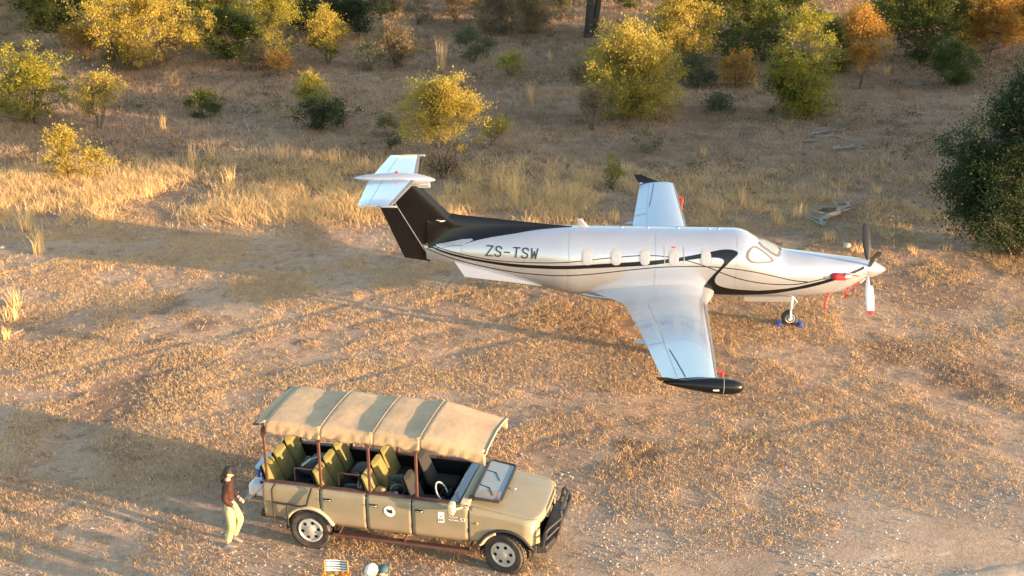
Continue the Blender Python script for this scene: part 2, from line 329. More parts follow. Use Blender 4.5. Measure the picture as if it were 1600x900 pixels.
# taller dry grass beyond the clearing
def tall(x, y):
    e = y-ybelt(x); belt = sst(-1.5, 1.5, e)*sst(15, 6, e)
    return np.clip(belt*sst(.34, .56, fbm(x, y, 2.4, 35))*.95+sst(2, 8, e)*(.32+.65*sst(.40, .6, fbm(x, y, 3.0, 37))), 0, 1)
x, y = scatter(46000, 35, 108, tall)
tn = .22+.5*sst(14, 2, y-ybelt(x))*(.4+.6*sst(8, -4, x))*sst(.3, .6, fbm(x, y, 2.0, 39))+.5*(fbm(x, y, 3.5, 41)-.4)
V, Ft, t = blades(x, y, 12, .05, .30, .008, .17, 1.5, tn, True)
tag(npmesh('dry_grass', V, Ft, MT['straw'], None, t), 'golden and grey dry veld grass beyond the clearing', 'grass', kind='stuff')
def beltd(x, y):
    e = y-ybelt(x); return np.clip(sst(-1.2, .8, e)*sst(11, 4, e)*sst(.36, .52, fbm(x, y, 2.4, 35))*(.35+.65*sst(10, -6, x)), 0, 1)
x, y = scatter(9000, 36, 54, beltd)
V, Ft, t = blades(x, y, 13, .10, .42, .0075, .16, 1.7, .72+.4*(fbm(x, y, 1.4, 47)-.5), True)
tag(npmesh('matted_grass', V, Ft, MT['straw'], None, t), 'matted golden dry grass along the back edge of the clearing', 'grass', kind='stuff')
# low grey-green undergrowth and twigs between the grass
x, y = scatter(5200, 41, 106, lambda x, y: sst(3, 8, y-ybelt(x))*sst(.44, .62, fbm(x, y, 4.5, 48)))
k = 34; n = len(x)*k; sc = np.repeat(.10+.22*rng.random(len(x))**2, k); C = np.stack([np.repeat(x, k)+rng.normal(size=n)*sc, np.repeat(y, k)+rng.normal(size=n)*sc, np.abs(rng.normal(size=n))*sc*.9+.02], 1); C[:, 2] += hz(C[:, 0], C[:, 1])
D = unit(rng.normal(size=(n, 3))+np.array([0, 0, .4]))*(.05+.07*rng.random(n))[:, None]; S = unit(np.cross(D, rng.normal(size=(n, 3))))*(.012+.014*rng.random(n))[:, None]
MT['under'] = leafmat('undergrowth', [(0, (.045, .05, .028)), (.35, (.10, .095, .045)), (.65, (.17, .10, .06)), (1, (.32, .22, .11))], .2, .8)
V, Fq = quads_leaf(C, D, S); tag(npmesh('undergrowth', V, Fq, MT['under'], None, np.clip(np.repeat(rng.random(len(x)), k)*.8+.25*rng.random(n), 0, 1)), 'low grey-green and brown undergrowth between the dry grass', 'undergrowth', kind='stuff')
# tall pale tussocks that stand out one by one
tp = [(803,318,75),(780,300,50),(866,315,55),(740,290,50),(893,320,30),(60,395,85),(40,360,50),(255,205,45),(985,40,1),(1020,140,35),(860,95,40),(1370,300,30),(1180,140,55),(1160,320,50),(1245,340,60),(1215,350,45),(300,260,55),(330,250,60),(440,255,50),(520,260,40),(690,110,60),(830,165,40),(640,300,55),(160,420,10),(20,500,50),(10,530,45),(25,480,40),(700,300,40),(1480,390,20),(1100,240,40),(1015,290,30),(1385,120,30),(1145,380,25),(1295,375,22),(1340,395,22),(1425,395,20),(960,345,28),(580,330,20),(470,300,30),(360,290,35),(230,310,35)]
P = np.array([G(u, v)[:2] for u, v, h in tp]); hh = np.array([h/PPM(G(u, v)) for u, v, h in tp]); VV = []; FF = []; TT = []; off = 0
for (px_, py_), h in zip(P, hh):
    V, Ft, t = blades(np.array([px_]), np.array([py_]), 46, h*.35, h*.95, .0065, .10, .42, np.array([.72])); VV.append(V); FF.append(Ft+off); TT.append(t); off += len(V)
tag(npmesh('tall_grass', np.concatenate(VV), np.concatenate(FF), MT['straw'], None, np.concatenate(TT)), 'tall pale grass stalks standing above the dry grass', 'grass', kind='stuff')
# pale gravel near the track
x, y = scatter(32000, 16, 34, lambda x, y: np.clip(.06+.9*sand(x, y), 0, 1)*(roadd(x, y) < 6)*sst(.35, .6, fbm(x, y, 1.2, 45)))
n = len(x); r = .009+.024*rng.random(n)**3; C = np.stack([x, y, hz(x, y)+r*.3], 1)
O = np.array([[1, 0, 0], [0, 1, 0], [-1, 0, 0], [0, -1, 0], [0, 0, .8]]); V = (C[:, None]+(O*(.7+.6*rng.random((n, 5, 1))))*r[:, None, None]).reshape(-1, 3); k = np.arange(n)[:, None]*5
Ft = np.concatenate([k+np.array([[i, (i+1) % 4, 4]]) for i in range(4)]); tag(npmesh('gravel', V, Ft, MT['pebble'], None, np.tile(rng.random(n), 4)), 'small pale stones strewn beside the dirt track', 'gravel', kind='stuff')

# ================================================================== TREES AND SHRUBS
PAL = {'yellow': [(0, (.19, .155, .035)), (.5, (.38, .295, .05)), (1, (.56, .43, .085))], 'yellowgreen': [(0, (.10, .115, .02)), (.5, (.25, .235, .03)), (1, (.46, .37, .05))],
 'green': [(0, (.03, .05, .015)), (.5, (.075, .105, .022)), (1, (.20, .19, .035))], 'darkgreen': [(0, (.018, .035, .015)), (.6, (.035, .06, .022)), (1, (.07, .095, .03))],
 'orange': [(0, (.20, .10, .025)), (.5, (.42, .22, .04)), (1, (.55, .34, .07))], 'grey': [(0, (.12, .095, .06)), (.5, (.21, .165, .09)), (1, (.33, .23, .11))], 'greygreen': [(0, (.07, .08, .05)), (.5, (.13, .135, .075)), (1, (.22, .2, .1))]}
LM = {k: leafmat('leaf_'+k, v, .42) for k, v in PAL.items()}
MT['bark'] = M('bark', (.13, .095, .07), .9, var=.3, scale=9, bump=.8, bscale=30); MT['barkdark'] = M('dark_bark', (.05, .037, .03), .9, var=.3, bump=.9, bscale=14); MT['deadwood'] = M('weathered_wood', (.25, .225, .195), .85, var=.3, scale=12, bump=.6); MT['twig'] = M('grey_twigs', (.24, .19, .14), .9, var=.3)
MT['stone'] = M('pale_stone', (.55, .47, .38), .9, var=.2, bump=.5)
def tubes_np(segs):     # segs: list of (p0,p1,r0,r1) -> 4-sided tapered sticks, one mesh
    P0 = np.array([s[0] for s in segs]); P1 = np.array([s[1] for s in segs]); r0 = np.array([s[2] for s in segs])[:, None]; r1 = np.array([s[3] for s in segs])[:, None]
    d = unit(P1-P0); ref = np.where(np.abs(d[:, 2:]) < .9, np.array([[0, 0, 1.]]), np.array([[1., 0, 0]])); u = unit(np.cross(d, ref)); v = np.cross(d, u)
    ring = [u, v, -u, -v]; V = np.stack([P0+q*r0 for q in ring]+[P1+q*r1 for q in ring], 1).reshape(-1, 3); k = np.arange(len(segs))[:, None]*8
    return V, np.concatenate([k+np.array([[i, (i+1) % 4, 4+(i+1) % 4, 4+i]]) for i in range(4)])
def tree(name, label, base, h, wd, pal, seed, cat='bush', group=None, stems=4, low=.12, dens=1.0, leaf=.10, clump=.30, lean=(0, 0), squash=.9, bark='bark', bare=.0, gap=.455, tr=.05, depth=None):
    rg = np.random.default_rng(seed); e = empty(name, base, 0, label, cat, group); depth = depth or wd; clump *= .86; leaf *= .80; dens *= 1.3
    # crown: clump centres inside a lumpy ellipsoid, thinned by noise so that gaps stay open
    nc = int(38*dens*max(1, (h*wd)**.75)); cc = []; nlb = 6+int(4*rg.random()); lobes = np.zeros((nlb, 3)); lsz = np.zeros(nlb)
    for k_ in range(nlb):
        a_ = 6.283*(k_+rg.random())/nlb; zz_ = low+(.98-low)*rg.random()**.7; rr_ = (.25+.75*rg.random())*math.sin(math.pi*min(1, max(.12, zz_**squash)))**.6
        lobes[k_] = (math.cos(a_)*rr_*wd*.48+lean[0]*zz_, math.sin(a_)*rr_*depth*.48+lean[1]*zz_, zz_*h); lsz[k_] = .062*(h+wd)*(.4+.8*rg.random())
    while len(cc) < nc:
        p = rg.normal(size=3); p /= np.linalg.norm(p); p *= rg.random()**.42
        lump = .78+.5*vn(p[0]*2+seed, p[1]*2+p[2]*3, 1, 90)
        zc = low+(1-low)*(.5+.5*p[2]); wz = (math.sin(math.pi*min(1, max(.08, zc**squash)))**.55)
        q = np.array([p[0]*wd/2*lump*wz*1.25+lean[0]*zc, p[1]*depth/2*lump*wz*1.25+lean[1]*zc, zc*h*(.86+.2*lump)])
        if fbm(q[0]*1.0+seed*3.1, q[2]*1.0+q[1]*.7, .9, 91, 2) < gap: continue
        if lobes is not None and rg.random() < .74:
            k_ = rg.integers(len(lobes)); q = lobes[k_]+rg.normal(size=3)*lsz[k_]*np.array([1, 1, .8])
            if q[2] < .08*h: continue
        cc.append(q)
    cc = np.array(cc); segs = []; tips = []
    sp = []
    for s in range(stems):
        a = 6.283*(s+rg.random()*.6)/stems; rr = (.12+.22*rg.random())*wd*(0 if stems == 1 else 1); hgt = h*(.55+.3*rg.random()); p = np.array([.05*math.cos(a)*(stems > 1), .05*math.sin(a)*(stems > 1), -.15]); r = tr*(.7+.5*rg.random())
        for k in range(5):
            f_ = (k+1)/5; qn = np.array([math.cos(a)*rr*f_**.9+lean[0]*f_*.8, math.sin(a)*rr*f_**.9+lean[1]*f_*.8, -.15+(hgt+.15)*f_])+rg.normal(size=3)*.03*h*np.array([1, 1, .3]); r2 = r*.74
            segs.append((p, qn, r, r2)); p, r = qn, r2; sp.append((qn, r))
    SP = np.array([q[0] for q in sp])
    for c in cc:
        dd = np.linalg.norm(SP-c, axis=1)+np.maximum(0, SP[:, 2]-c[2])*2; k = int(np.argmin(dd)); p0, r = sp[k]; m = (p0+c)/2+rg.normal(size=3)*.06*h*np.array([1, 1, .5]); r = min(r*.6, .02+.006*h)
        segs += [(p0, m, r, r*.65), (m, c, r*.65, r*.25)]
        for _ in range(3): t_ = c+rg.normal(size=3)*clump*1.0+np.array([0, 0, .12*clump]); segs.append((c, t_, r*.3, .003))
    V, Fq = tubes_np(segs); npmesh('trunk' if stems == 1 else 'stems', V, Fq, MT[bark], e)
    nl = int((1-bare)*78*dens**.3*(clump/.3)**1.6*(.10/leaf)**1.3)
    if nl > 2:
        nn = (rg.random(len(cc))*.9+.55)*nl; rep = np.repeat(np.arange(len(cc)), nn.astype(int)); n = len(rep)
        cs = clump*(.65+.7*rg.random(len(cc))); off_ = rg.standard_t(4, size=(n, 3))*.46; C = cc[rep]+off_*cs[rep][:, None]*np.array([1.15, 1.15, .75]); C[:, 2] = np.maximum(C[:, 2], .03)
        l = leaf*(.6+.8*rg.random(n)); D = unit(off_+rg.normal(size=(n, 3))*.7+np.array([0, 0, .15]))*l[:, None]; S = unit(np.cross(D, rg.normal(size=(n, 3))))*(l*.33)[:, None]
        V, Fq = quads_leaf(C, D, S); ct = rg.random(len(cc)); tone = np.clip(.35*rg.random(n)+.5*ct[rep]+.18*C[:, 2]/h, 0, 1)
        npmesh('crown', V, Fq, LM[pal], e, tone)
    return e
def veg(name, label, u, v, top, wpx, pal, seed, **kw):       # base pixel, top pixel row, width in px
    B = G(u, v); s = PPM(B); B[2] = float(hz(B[0], B[1]))-.03
    return tree(name, label, B, (v-top)/s*1.03/math.cos(math.atan((CAMH)/B[1])) if 0 else (v-top)/s/.965, wpx/s, pal, seed, **kw)
BK = 'bushes behind the clearing'
veg('bush', 'large bright yellow-green bush, widest at upper left edge of the clearing', 232, 110, -45, 155, 'yellow', 1, stems=5, low=.05, leaf=.12, group=BK)
veg('bush', 'olive bush in shade left of the large bright yellow-green bush', 100, 78, -40, 130, 'green', 2, stems=4, leaf=.13, group=BK)
veg('bush', 'small pale orange bush left of the large bright yellow-green bush', 135, 98, 38, 64, 'orange', 3, stems=5, bare=.35, clump=.25, group=BK)
veg('bare_tree', 'pale leafless tree at the top left corner', 12, 92, -30, 62, 'grey', 4, stems=3, bare=.93, bark='twig', cat='tree', dens=1.3)
veg('bush', 'yellow-green bush behind the dark round bush right of the largest yellow bush', 335, 72, -30, 110, 'yellowgreen', 5, stems=4, leaf=.13, group=BK)
veg('bush', 'dark round bush between the large yellow bush and the thin pale sapling', 367, 96, 22, 90, 'green', 6, stems=4, low=.02, leaf=.11, group=BK)
veg('sapling', 'thin pale yellow sapling with a reddish shrub at its foot', 438, 104, -30, 58, 'yellowgreen', 7, stems=2, bare=.35, cat='tree', tr=.04)
veg('bush', 'low reddish shrub at the foot of the thin pale sapling', 436, 122, 84, 42, 'orange', 8, stems=5, bare=.45, clump=.2, group=BK)
veg('bush', 'narrow bright yellow bush under the dark green trees at top', 513, 102, 26, 56, 'yellow', 9, stems=4, low=.04, clump=.24, group=BK)
veg('bush', 'big dark green bush at the top edge left of the bare scrub', 535, 58, -50, 150, 'darkgreen', 10, stems=4, low=.03, leaf=.14, group=BK)
veg('bush', 'yellow bush at the left edge above the small two-lobed yellow bush', 55, 197, 84, 112, 'yellowgreen', 11, stems=7, low=.08, leaf=.10, clump=.24, group=BK, squash=.8)
veg('bush', 'sparse little yellow bush right of the left edge yellow bush', 158, 203, 120, 84, 'yellow', 12, stems=6, low=.35, bare=.45, clump=.2, group=BK, squash=.7)
veg('bush', 'small two-lobed bright yellow bush in the golden grass at left', 104, 284, 206, 52, 'yellow', 13, stems=4, low=.03, clump=.2, leaf=.085, group=BK)
veg('bush', 'low yellow offshoot right of the small two-lobed bright yellow bush', 145, 284, 240, 50, 'yellow', 14, stems=4, low=.1, clump=.17, leaf=.085, bare=.3, group=BK)
veg('shrub', 'low dark green shrub standing alone in the shaded grass, upper left', 320, 182, 140, 52, 'green', 15, stems=5, low=.03, clump=.2, leaf=.09)
veg('shrub', 'dark green shrub with yellow tip beside the lower dark shrub', 490, 178, 120, 50, 'yellowgreen', 16, stems=4, low=.3, clump=.2, leaf=.09)
veg('shrub', 'low dark blue-green double shrub below the yellow-tipped shrub', 500, 200, 152, 92, 'darkgreen', 17, stems=5, low=.03, clump=.22, leaf=.09)
veg('bush', 'sparse grey-brown bush catching orange light left of the sandy path', 620, 106, 38, 72, 'grey', 18, stems=8, bare=.25, clump=.22, low=.05, dens=1.2)
veg('bush', 'grey-brown bush below the bare thicket at the top centre', 740, 96, 46, 60, 'greygreen', 19, stems=7, bare=.3, clump=.22, low=.05, dens=1.2)
veg('thicket', 'wide grey leafless thicket left of the dark tree trunk', 800, 52, -45, 150, 'grey', 20, stems=12, bare=.5, low=.03, bark='twig', dens=1.5, cat='thicket')
veg('bush', 'orange-tinged bush at the top edge left of the grey thicket', 712, 34, -25, 60, 'orange', 21, stems=6, bare=.4, clump=.25)  # leaves take the orange palette
veg('bush', 'bare twiggy grey bush at the top edge above the sandy path', 655, 36, -15, 44, 'grey', 22, stems=8, bare=.8, clump=.22, bark='twig', dens=1.4)
veg('bush', 'small yellowish bush in front of the grey thicket', 798, 120, 80, 50, 'yellowgreen', 23, stems=5, bare=.5, clump=.18)
veg('yellow_tree', 'slanting bright yellow tree just behind the aeroplane tail', 697, 262, 132, 128, 'yellow', 24, stems=2, low=.26, leaf=.085, clump=.26, lean=(-.1, 0), cat='tree', gap=.45, tr=.045, squash=.75)
veg('bush', 'thin yellow spray of leaves right of the slanting yellow tree', 762, 226, 186, 66, 'yellow', 25, stems=2, low=.45, clump=.14, leaf=.08, bare=.3, lean=(.5, 0))
veg('dead_shrub', 'tangle of dark dead twigs at the foot of the slanting yellow tree', 690, 268, 232, 64, 'grey', 26, stems=12, bare=1, clump=.25, bark='barkdark', dens=1.6, cat='shrub')
veg('yellow_tree', 'broad yellow tree leaning over the grass right of the dark trunk', 985, 185, 50, 140, 'yellow', 27, stems=5, low=.10, leaf=.11, clump=.34, cat='tree', squash=.75)
veg('yellow_tree', 'tall yellow tree behind the broad yellow tree', 1062, 126, -40, 86, 'yellow', 28, stems=3, low=.15, leaf=.12, cat='tree')
veg('tree', 'tall olive-green tree behind the small orange bush', 1140, 104, -60, 110, 'green', 29, stems=3, low=.22, leaf=.13, cat='tree')
veg('tree', 'yellow-tinged green tree at the top edge above the bright green bush', 1215, 74, -55, 120, 'yellowgreen', 30, stems=3, low=.2, leaf=.13, cat='tree')
veg('bush', 'small orange bush in front of the tall olive-green tree', 1152, 138, 80, 56, 'orange', 31, stems=6, bare=.35, clump=.22, low=.1)
veg('bush', 'green bush with a golden top standing alone in the shaded grass', 1252, 186, 44, 100, 'yellowgreen', 32, stems=4, low=.03, leaf=.105, clump=.27)
veg('bush', 'dark green bush hugging the left side of the golden-topped bush', 1234, 182, 92, 62, 'green', 33, stems=4, low=.03, leaf=.1)
veg('bush', 'orange-leaved bush right of the golden-topped green bush', 1342, 140, 28, 72, 'orange', 34, stems=4, bare=.2, low=.1)
veg('bush', 'dark olive wide bush at the top edge left of the rust-coloured tree', 1440, 102, -40, 138, 'green', 35, stems=6, low=.03, leaf=.13, dens=1.2)
veg('bush', 'small green bush in front of the rust-coloured tree', 1485, 136, 74, 76, 'green', 36, stems=5, low=.03, leaf=.11, clump=.26)
veg('rust_tree', 'rust-coloured tree at the top right corner', 1542, 98, -45, 110, 'orange', 37, stems=2, low=.22, leaf=.12, cat='tree')
veg('tree', 'big dark green tree at the right edge beside the clearing', 1588, 400, 112, 222, 'darkgreen', 38, depth=2.6, stems=5, low=.02, leaf=.085, clump=.34, dens=1.9, cat='tree', gap=.40, squash=.62)
veg('bush', 'lower dark bush at the right edge under the big dark tree', 1605, 395, 280, 84, 'darkgreen', 39, stems=4, low=.02, leaf=.08, dens=1.8, gap=.3)
veg('herb', 'small green herb clump in the grass behind the cabin', 958, 292, 236, 34, 'yellowgreen', 40, stems=4, low=.05, clump=.14, leaf=.06, bare=.3, cat='plant')
veg('shrub', 'small grey-green shrub left of the slanting yellow tree', 610, 232, 176, 34, 'greygreen', 41, stems=5, low=.05, clump=.17, leaf=.07)
veg('dead_shrub', 'thin brown dry shrub in front of the broad yellow tree', 925, 205, 140, 48, 'grey', 42, stems=5, bare=.6, clump=.18, cat='shrub', dens=1.2)
veg('dead_shrub', 'grey leafless shrub behind the port wing', 1005, 232, 200, 70, 'greygreen', 43, stems=8, bare=.75, clump=.17, bark='twig', cat='shrub')
veg('dead_shrub', 'dry grey shrub in the shade below the golden-topped bush', 1135, 250, 180, 30, 'grey', 44, stems=6, bare=.9, clump=.15, bark='twig', cat='shrub')
veg('dead_shrub', 'brown dry shrub in the shaded grass right of the largest yellow bush', 270, 142, 118, 44, 'grey', 45, stems=9, bare=.7, clump=.15, bark='twig', cat='shrub')
veg('bush', 'greyish low bush above the yellow-tipped dark shrub', 575, 112, 70, 60, 'greygreen', 46, stems=6, bare=.5, clump=.2)
for i_, (lab, u_, v_, top_, w_, pal_, kw_) in enumerate([
 ('olive bush filling the gap left of the large yellow-green bush at the top edge', 62, 48, -40, 110, 'yellowgreen', {}), ('shaded green bush right behind the large yellow-green bush', 285, 50, -40, 90, 'green', {}),
 ('yellowish bush at the top edge between the pale sapling and the dark green bush', 470, 46, -35, 70, 'yellowgreen', {}), ('brown twiggy scrub at the top edge right of the big dark green bush', 612, 22, -30, 70, 'grey', dict(bare=.4)),
 ('olive scrub at the top edge behind the orange-tinged bush', 748, 12, -40, 80, 'green', {}), ('grey scrub at the top edge just left of the dark trunk', 880, 30, -25, 60, 'greygreen', dict(bare=.3)),
 ('green bush at the top edge right of the dark trunk', 985, 16, -40, 70, 'green', {}), ('golden bush behind the tall yellow tree at top right', 1100, 66, -35, 66, 'yellow', {}),
 ('olive bush between the tall olive-green tree and the golden-topped bush', 1190, 98, 10, 70, 'green', dict(bare=.2)), ('dark bush right behind the orange-leaved bush', 1315, 112, 40, 60, 'green', {}),
 ('yellow-green bush at the top edge right of the orange-leaved bush', 1395, 52, -30, 70, 'yellowgreen', {}), ('olive bush tucked against the rust-coloured tree', 1500, 80, -20, 70, 'yellowgreen', {}),
 ('pale orange scrub at the right end of the top edge', 1592, 66, 4, 50, 'orange', dict(bare=.3)), ('green undershrub at the foot of the tall yellow tree', 1085, 132, 88, 50, 'greygreen', dict(bare=.3)), ('brown scrub at the foot of the largest yellow bush', 190, 112, 76, 60, 'grey', dict(bare=.4)),
 ('brown low scrub right of the dark round bush at upper left', 405, 112, 78, 46, 'grey', dict(bare=.5)), ('twiggy brown shrub left of the broad yellow tree', 915, 130, 96, 46, 'grey', dict(bare=.6, bark='twig')), ('low brown shrub in the shade left of the golden-topped bush', 1120, 175, 148, 44, 'greygreen', dict(bare=.6))]):
    veg('bush', lab, u_, v_, top_, w_, pal_, 200+i_, stems=5, low=.04, leaf=.12, group=BK, **kw_)
# big dark trunk at the top, its crown above the picture
B = G(925, 58); tt = empty('trunk_tree', B, 0, 'thick dark double trunk of a tall tree at the top edge', 'tree')
MB().tube([(-.25, 0, -.2), (-.22, 0, .8), (-.12, 0, 2.5), (.1, .1, 4.5), (-.5, .3, 6.5)], [.36, .29, .27, .25, .2], 10).tube([(.12, .1, -.2), (.2, .1, 1), (.42, .1, 2.6), (.8, 0, 4.6), (1.6, 0, 6.3)], [.3, .24, .22, .2, .15], 10).build('trunk', MT['barkdark'], tt)
sub = tree('crown_source', None, (0, 0, 0), 5, 7, 'green', 77, stems=4, low=.1, leaf=.16, clump=.5)
for c in list(sub.children):
    c.parent = tt; c.location = (.5, 0, 5.2)
    if c.name.startswith('stems'): c.name = 'branches'
bpy.data.objects.remove(sub)
# trees out of view to the right: they throw the long shade over the grass behind the aeroplane
src = None
SH = [(27, 36.5, 5.2), (31, 39.5, 6.2), (35, 36, 6.0), (30, 44, 5.5), (38, 42, 7), (44, 37, 6.5), (47, 44, 7.2), (41, 49, 6.6), (53, 40, 7), (57, 47, 7.5), (50, 53, 7.0), (63, 43, 7.5), (60, 56, 7.5), (70, 50, 8), (44, 58, 6.2), (66, 62, 7)]
for i, (x_, y_, h_) in enumerate(SH):
    if src is None:
        src = tree('shade_tree', 'dark green tree right of the picture edge, shading the grass', (x_, y_, 0), 6, 6.5, 'green', 60, 'tree', 'trees beyond the right edge', stems=4, low=.05, leaf=.16, clump=.5, dens=1.0, gap=.36); e = src
    else:
        e = src.copy(); COL.objects.link(e)
        for ch in src.children: k = ch.copy(); COL.objects.link(k); k.parent = e
    e.location = (x_, y_, 0); e.scale = (h_/6, h_/6, h_/7.6); e.rotation_euler.z = i*1.7

# bare twiggy scrub, too fine and tangled to count
x, y = scatter(2800, 42, 106, lambda x, y: sst(3, 7, y-ybelt(x))*(.25+.75*sst(.42, .58, fbm(x, y, 5, 49)))); segs = []
for x_, y_ in zip(x, y):
    hh_ = .18+.55*rng.random()**2; b0 = np.array([x_, y_, float(hz(x_, y_))-.02])
    for _ in range(11):
        v = rng.normal(size=3)*np.array([.6, .6, .25])+np.array([0, 0, .9]); v *= hh_*(.5+.6*rng.random())/np.linalg.norm(v); m_ = b0+rng.normal(size=3)*np.array([.05, .05, 0])+v*.55; e_ = m_+v*.5+rng.normal(size=3)*.22*hh_
        segs += [(b0, m_, .007, .005), (m_, e_, .005, .003)]
V, Fq = tubes_np(segs); tag(npmesh('twiggy_scrub', V, Fq, MT['twig'], None), 'fine bare twigs of low dead scrub over the far slope', 'scrub', kind='stuff')
# --- dead wood and stones
def stick(name, label, u0, v0, u1, v1, r, seed, br=4, mat='deadwood', lift=.12, cat='log', group=None, wob=.06):
    p0, p1 = G(u0, v0), G(u1, v1); rg = np.random.default_rng(seed); e = empty(name, (*p0[:2], float(hz(*p0[:2]))), 0, label, cat, group); d = p1-p0; L = np.linalg.norm(d); pts = []
    for k in np.linspace(0, 1, 8): q = d*k+rg.normal(size=3)*wob*L*np.array([1, 1, 0])*(0 if k == 0 else 1); pts.append((q[0], q[1], r*.8+lift*math.sin(math.pi*k)*.6+(float(hz(*(p0+q)[:2]))-float(hz(*p0[:2])))))
    MB().tube(pts, [r*(1.1-.75*k)*(1+.2*rg.normal()) for k in np.linspace(0, 1, 8)], 8).build('stem', MT[mat], e, smooth=60)
    for _ in range(br+5):
        i = rg.integers(0, 8); q = np.array(pts[i]); v = rg.normal(size=3)*np.array([1, 1, .4]); v[2] = abs(v[2])+.15; v *= L*(.10+.14*rg.random())/np.linalg.norm(v); v[2] = min(v[2], .35)
        MB().tube([q, q+v*.5+rg.normal(size=3)*.03, q+v], [r*.38, r*.26, r*.10], 6).build('branch', MT[mat], e, smooth=60)
stick('dead_log', 'grey weathered log with broken branches behind the nose of the aeroplane', 1286, 356, 1335, 316, .12, 1, 6, cat='log', wob=.05)
stick('dead_branch', 'pale dry branch heaped left of the weathered log', 1283, 330, 1318, 328, .06, 2, 4, group='fallen branches')
stick('dead_branch', 'pale fallen branch topmost in the brush pile at upper right', 1262, 214, 1312, 208, .05, 3, 5, group='fallen branches')
stick('dead_branch', 'long arched branch in the middle of the brush pile at upper right', 1258, 222, 1345, 232, .06, 4, 6, lift=.5, group='fallen branches')
stick('dead_branch', 'thick grey branch lowest in the brush pile at upper right', 1300, 236, 1358, 234, .09, 5, 5, group='fallen branches')
stick('dead_branch', 'thin stick right of the brush pile in the shaded grass', 1374, 246, 1400, 262, .03, 6, 3, group='fallen branches')
stick('dead_branch', 'thin diagonal stick in the shade right of the weathered log', 1376, 294, 1400, 312, .035, 7, 2, group='fallen branches')
stick('dead_branch', 'grey branch lying under the dark tree at the right edge', 1480, 332, 1532, 342, .05, 8, 4, group='fallen branches')
stick('dead_branch', 'bleached forked branch in the shaded grass at upper left', 352, 190, 400, 205, .045, 9, 5, group='fallen branches')
stick('dead_branch', 'short bleached stick above the forked branch at upper left', 378, 182, 404, 172, .03, 10, 2, group='fallen branches')
stick('dead_branch', 'fallen stick in the grass at the left edge', 20, 525, 70, 505, .02, 11, 3, group='fallen branches')
stick('dead_branch', 'long thin twig lying below the golden grass at the left', 548, 125, 590, 122, .05, 12, 4, group='fallen branches')
def stone(label, u, v, s, seed):
    p = G(u, v); rg = np.random.default_rng(seed); bm = bmesh.new(); bmesh.ops.create_icosphere(bm, subdivisions=2, radius=1)
    for q in bm.verts: f_ = 1+.25*(vn(q.co.x*1.5+seed, q.co.y*1.5+q.co.z, 1, 95)-.5)*2; q.co = Vector((q.co.x*s*f_, q.co.y*s*.8*f_, q.co.z*s*.55*f_))
    me = bpy.data.meshes.new('stone'); bm.to_mesh(me); bm.free(); o = finish(me, 'stone', MT['stone'], None, 60); o.location = (p[0], p[1], float(hz(p[0], p[1]))+s*.25); o.rotation_euler.z = seed; tag(o, label, 'stone', 'stones on the ground')
stone('pale stone in the golden grass behind the nose of the aeroplane', 1323, 386, .16, 1); stone('white stone at the edge of the grass far left of the tail', 318, 354, .10, 2); stone('small white stone beyond the slanting yellow tree', 757, 224, .09, 3)
stone('pale stone near the far left edge in the shaded grass', 3, 388, .10, 4); stone('pale stone in the shade right of the weathered log', 1392, 345, .09, 5); stone('small pale stone right of the propeller in the shaded grass', 1395, 338, .07, 6); stone('small white stone behind the far wing tip', 1102, 284, .08, 7); stone('white stone on the ground left of the clearing, beside the grass stalks', 85, 336, .07, 8)

# ================================================================== AIRCRAFT
YAW, AX0, AY0 = -0.0689, 10.1209, 30.6514          # spinner tip on the ground plan and heading
fwd = np.array([math.cos(YAW), math.sin(YAW), 0]); lft = np.array([-math.sin(YAW), math.cos(YAW), 0])
AORG = np.array([AX0, AY0, 0]) - 6*fwd
plane = empty('aeroplane', AORG, YAW, 'white turboprop aeroplane with black fin parked on the dry grass', 'aeroplane')
def A(a, b, c): return (6-a, -b, c)                # a aft of spinner tip, b to starboard, c above ground
def hermite(xs, ys, x):
    xs, ys = np.array(xs, float), np.array(ys, float); d = np.gradient(ys, xs)
    sl = np.diff(ys)/np.diff(xs)
    for i in range(len(xs)):
        lo = sl[max(i-1, 0)]; hi = sl[min(i, len(sl)-1)]
        if lo*hi <= 0: d[i] = 0
        else: d[i] = np.sign(lo)*min(abs(d[i]), 3*min(abs(lo), abs(hi)))
    i = np.clip(np.searchsorted(xs, x)-1, 0, len(xs)-2); h = xs[i+1]-xs[i]; t = np.clip((x-xs[i])/h, 0, 1)
    return (2*t**3-3*t**2+1)*ys[i] + (t**3-2*t**2+t)*h*d[i] + (-2*t**3+3*t**2)*ys[i+1] + (t**3-t**2)*h*d[i+1]
FS = np.array([  # a, top, bottom, half width, exponent
 (.55,1.95,1.44,.255,2), (.8,1.99,1.27,.34,2.05), (1.1,2.02,1.09,.43,2.1), (1.47,2.055,.99,.51,2.15), (2.0,2.115,.925,.61,2.2), (2.5,2.165,.90,.68,2.2),
 (2.81,2.21,.893,.72,2.2), (3.1,2.325,.888,.76,2.2), (3.45,2.49,.882,.80,2.2), (3.6,2.575,.88,.815,2.2), (3.75,2.665,.878,.83,2.2), (3.95,2.735,.876,.84,2.2), (4.3,2.757,.875,.845,2.2),
 (6.5,2.757,.875,.845,2.2), (8.3,2.757,.875,.845,2.2), (8.7,2.752,.915,.825,2.2), (9.34,2.73,1.07,.745,2.15), (10.5,2.62,1.30,.58,2.1), (11.5,2.48,1.52,.40,2.05), (12.1,2.37,1.655,.25,2), (12.5,2.28,1.74,.11,2)])
_TA = np.linspace(.5, 12.6, 2421); _TT = np.stack([[float(hermite(FS[:, 0], FS[:, k], x)) for x in _TA] for k in (1, 2, 3, 4)], 1).tolist()
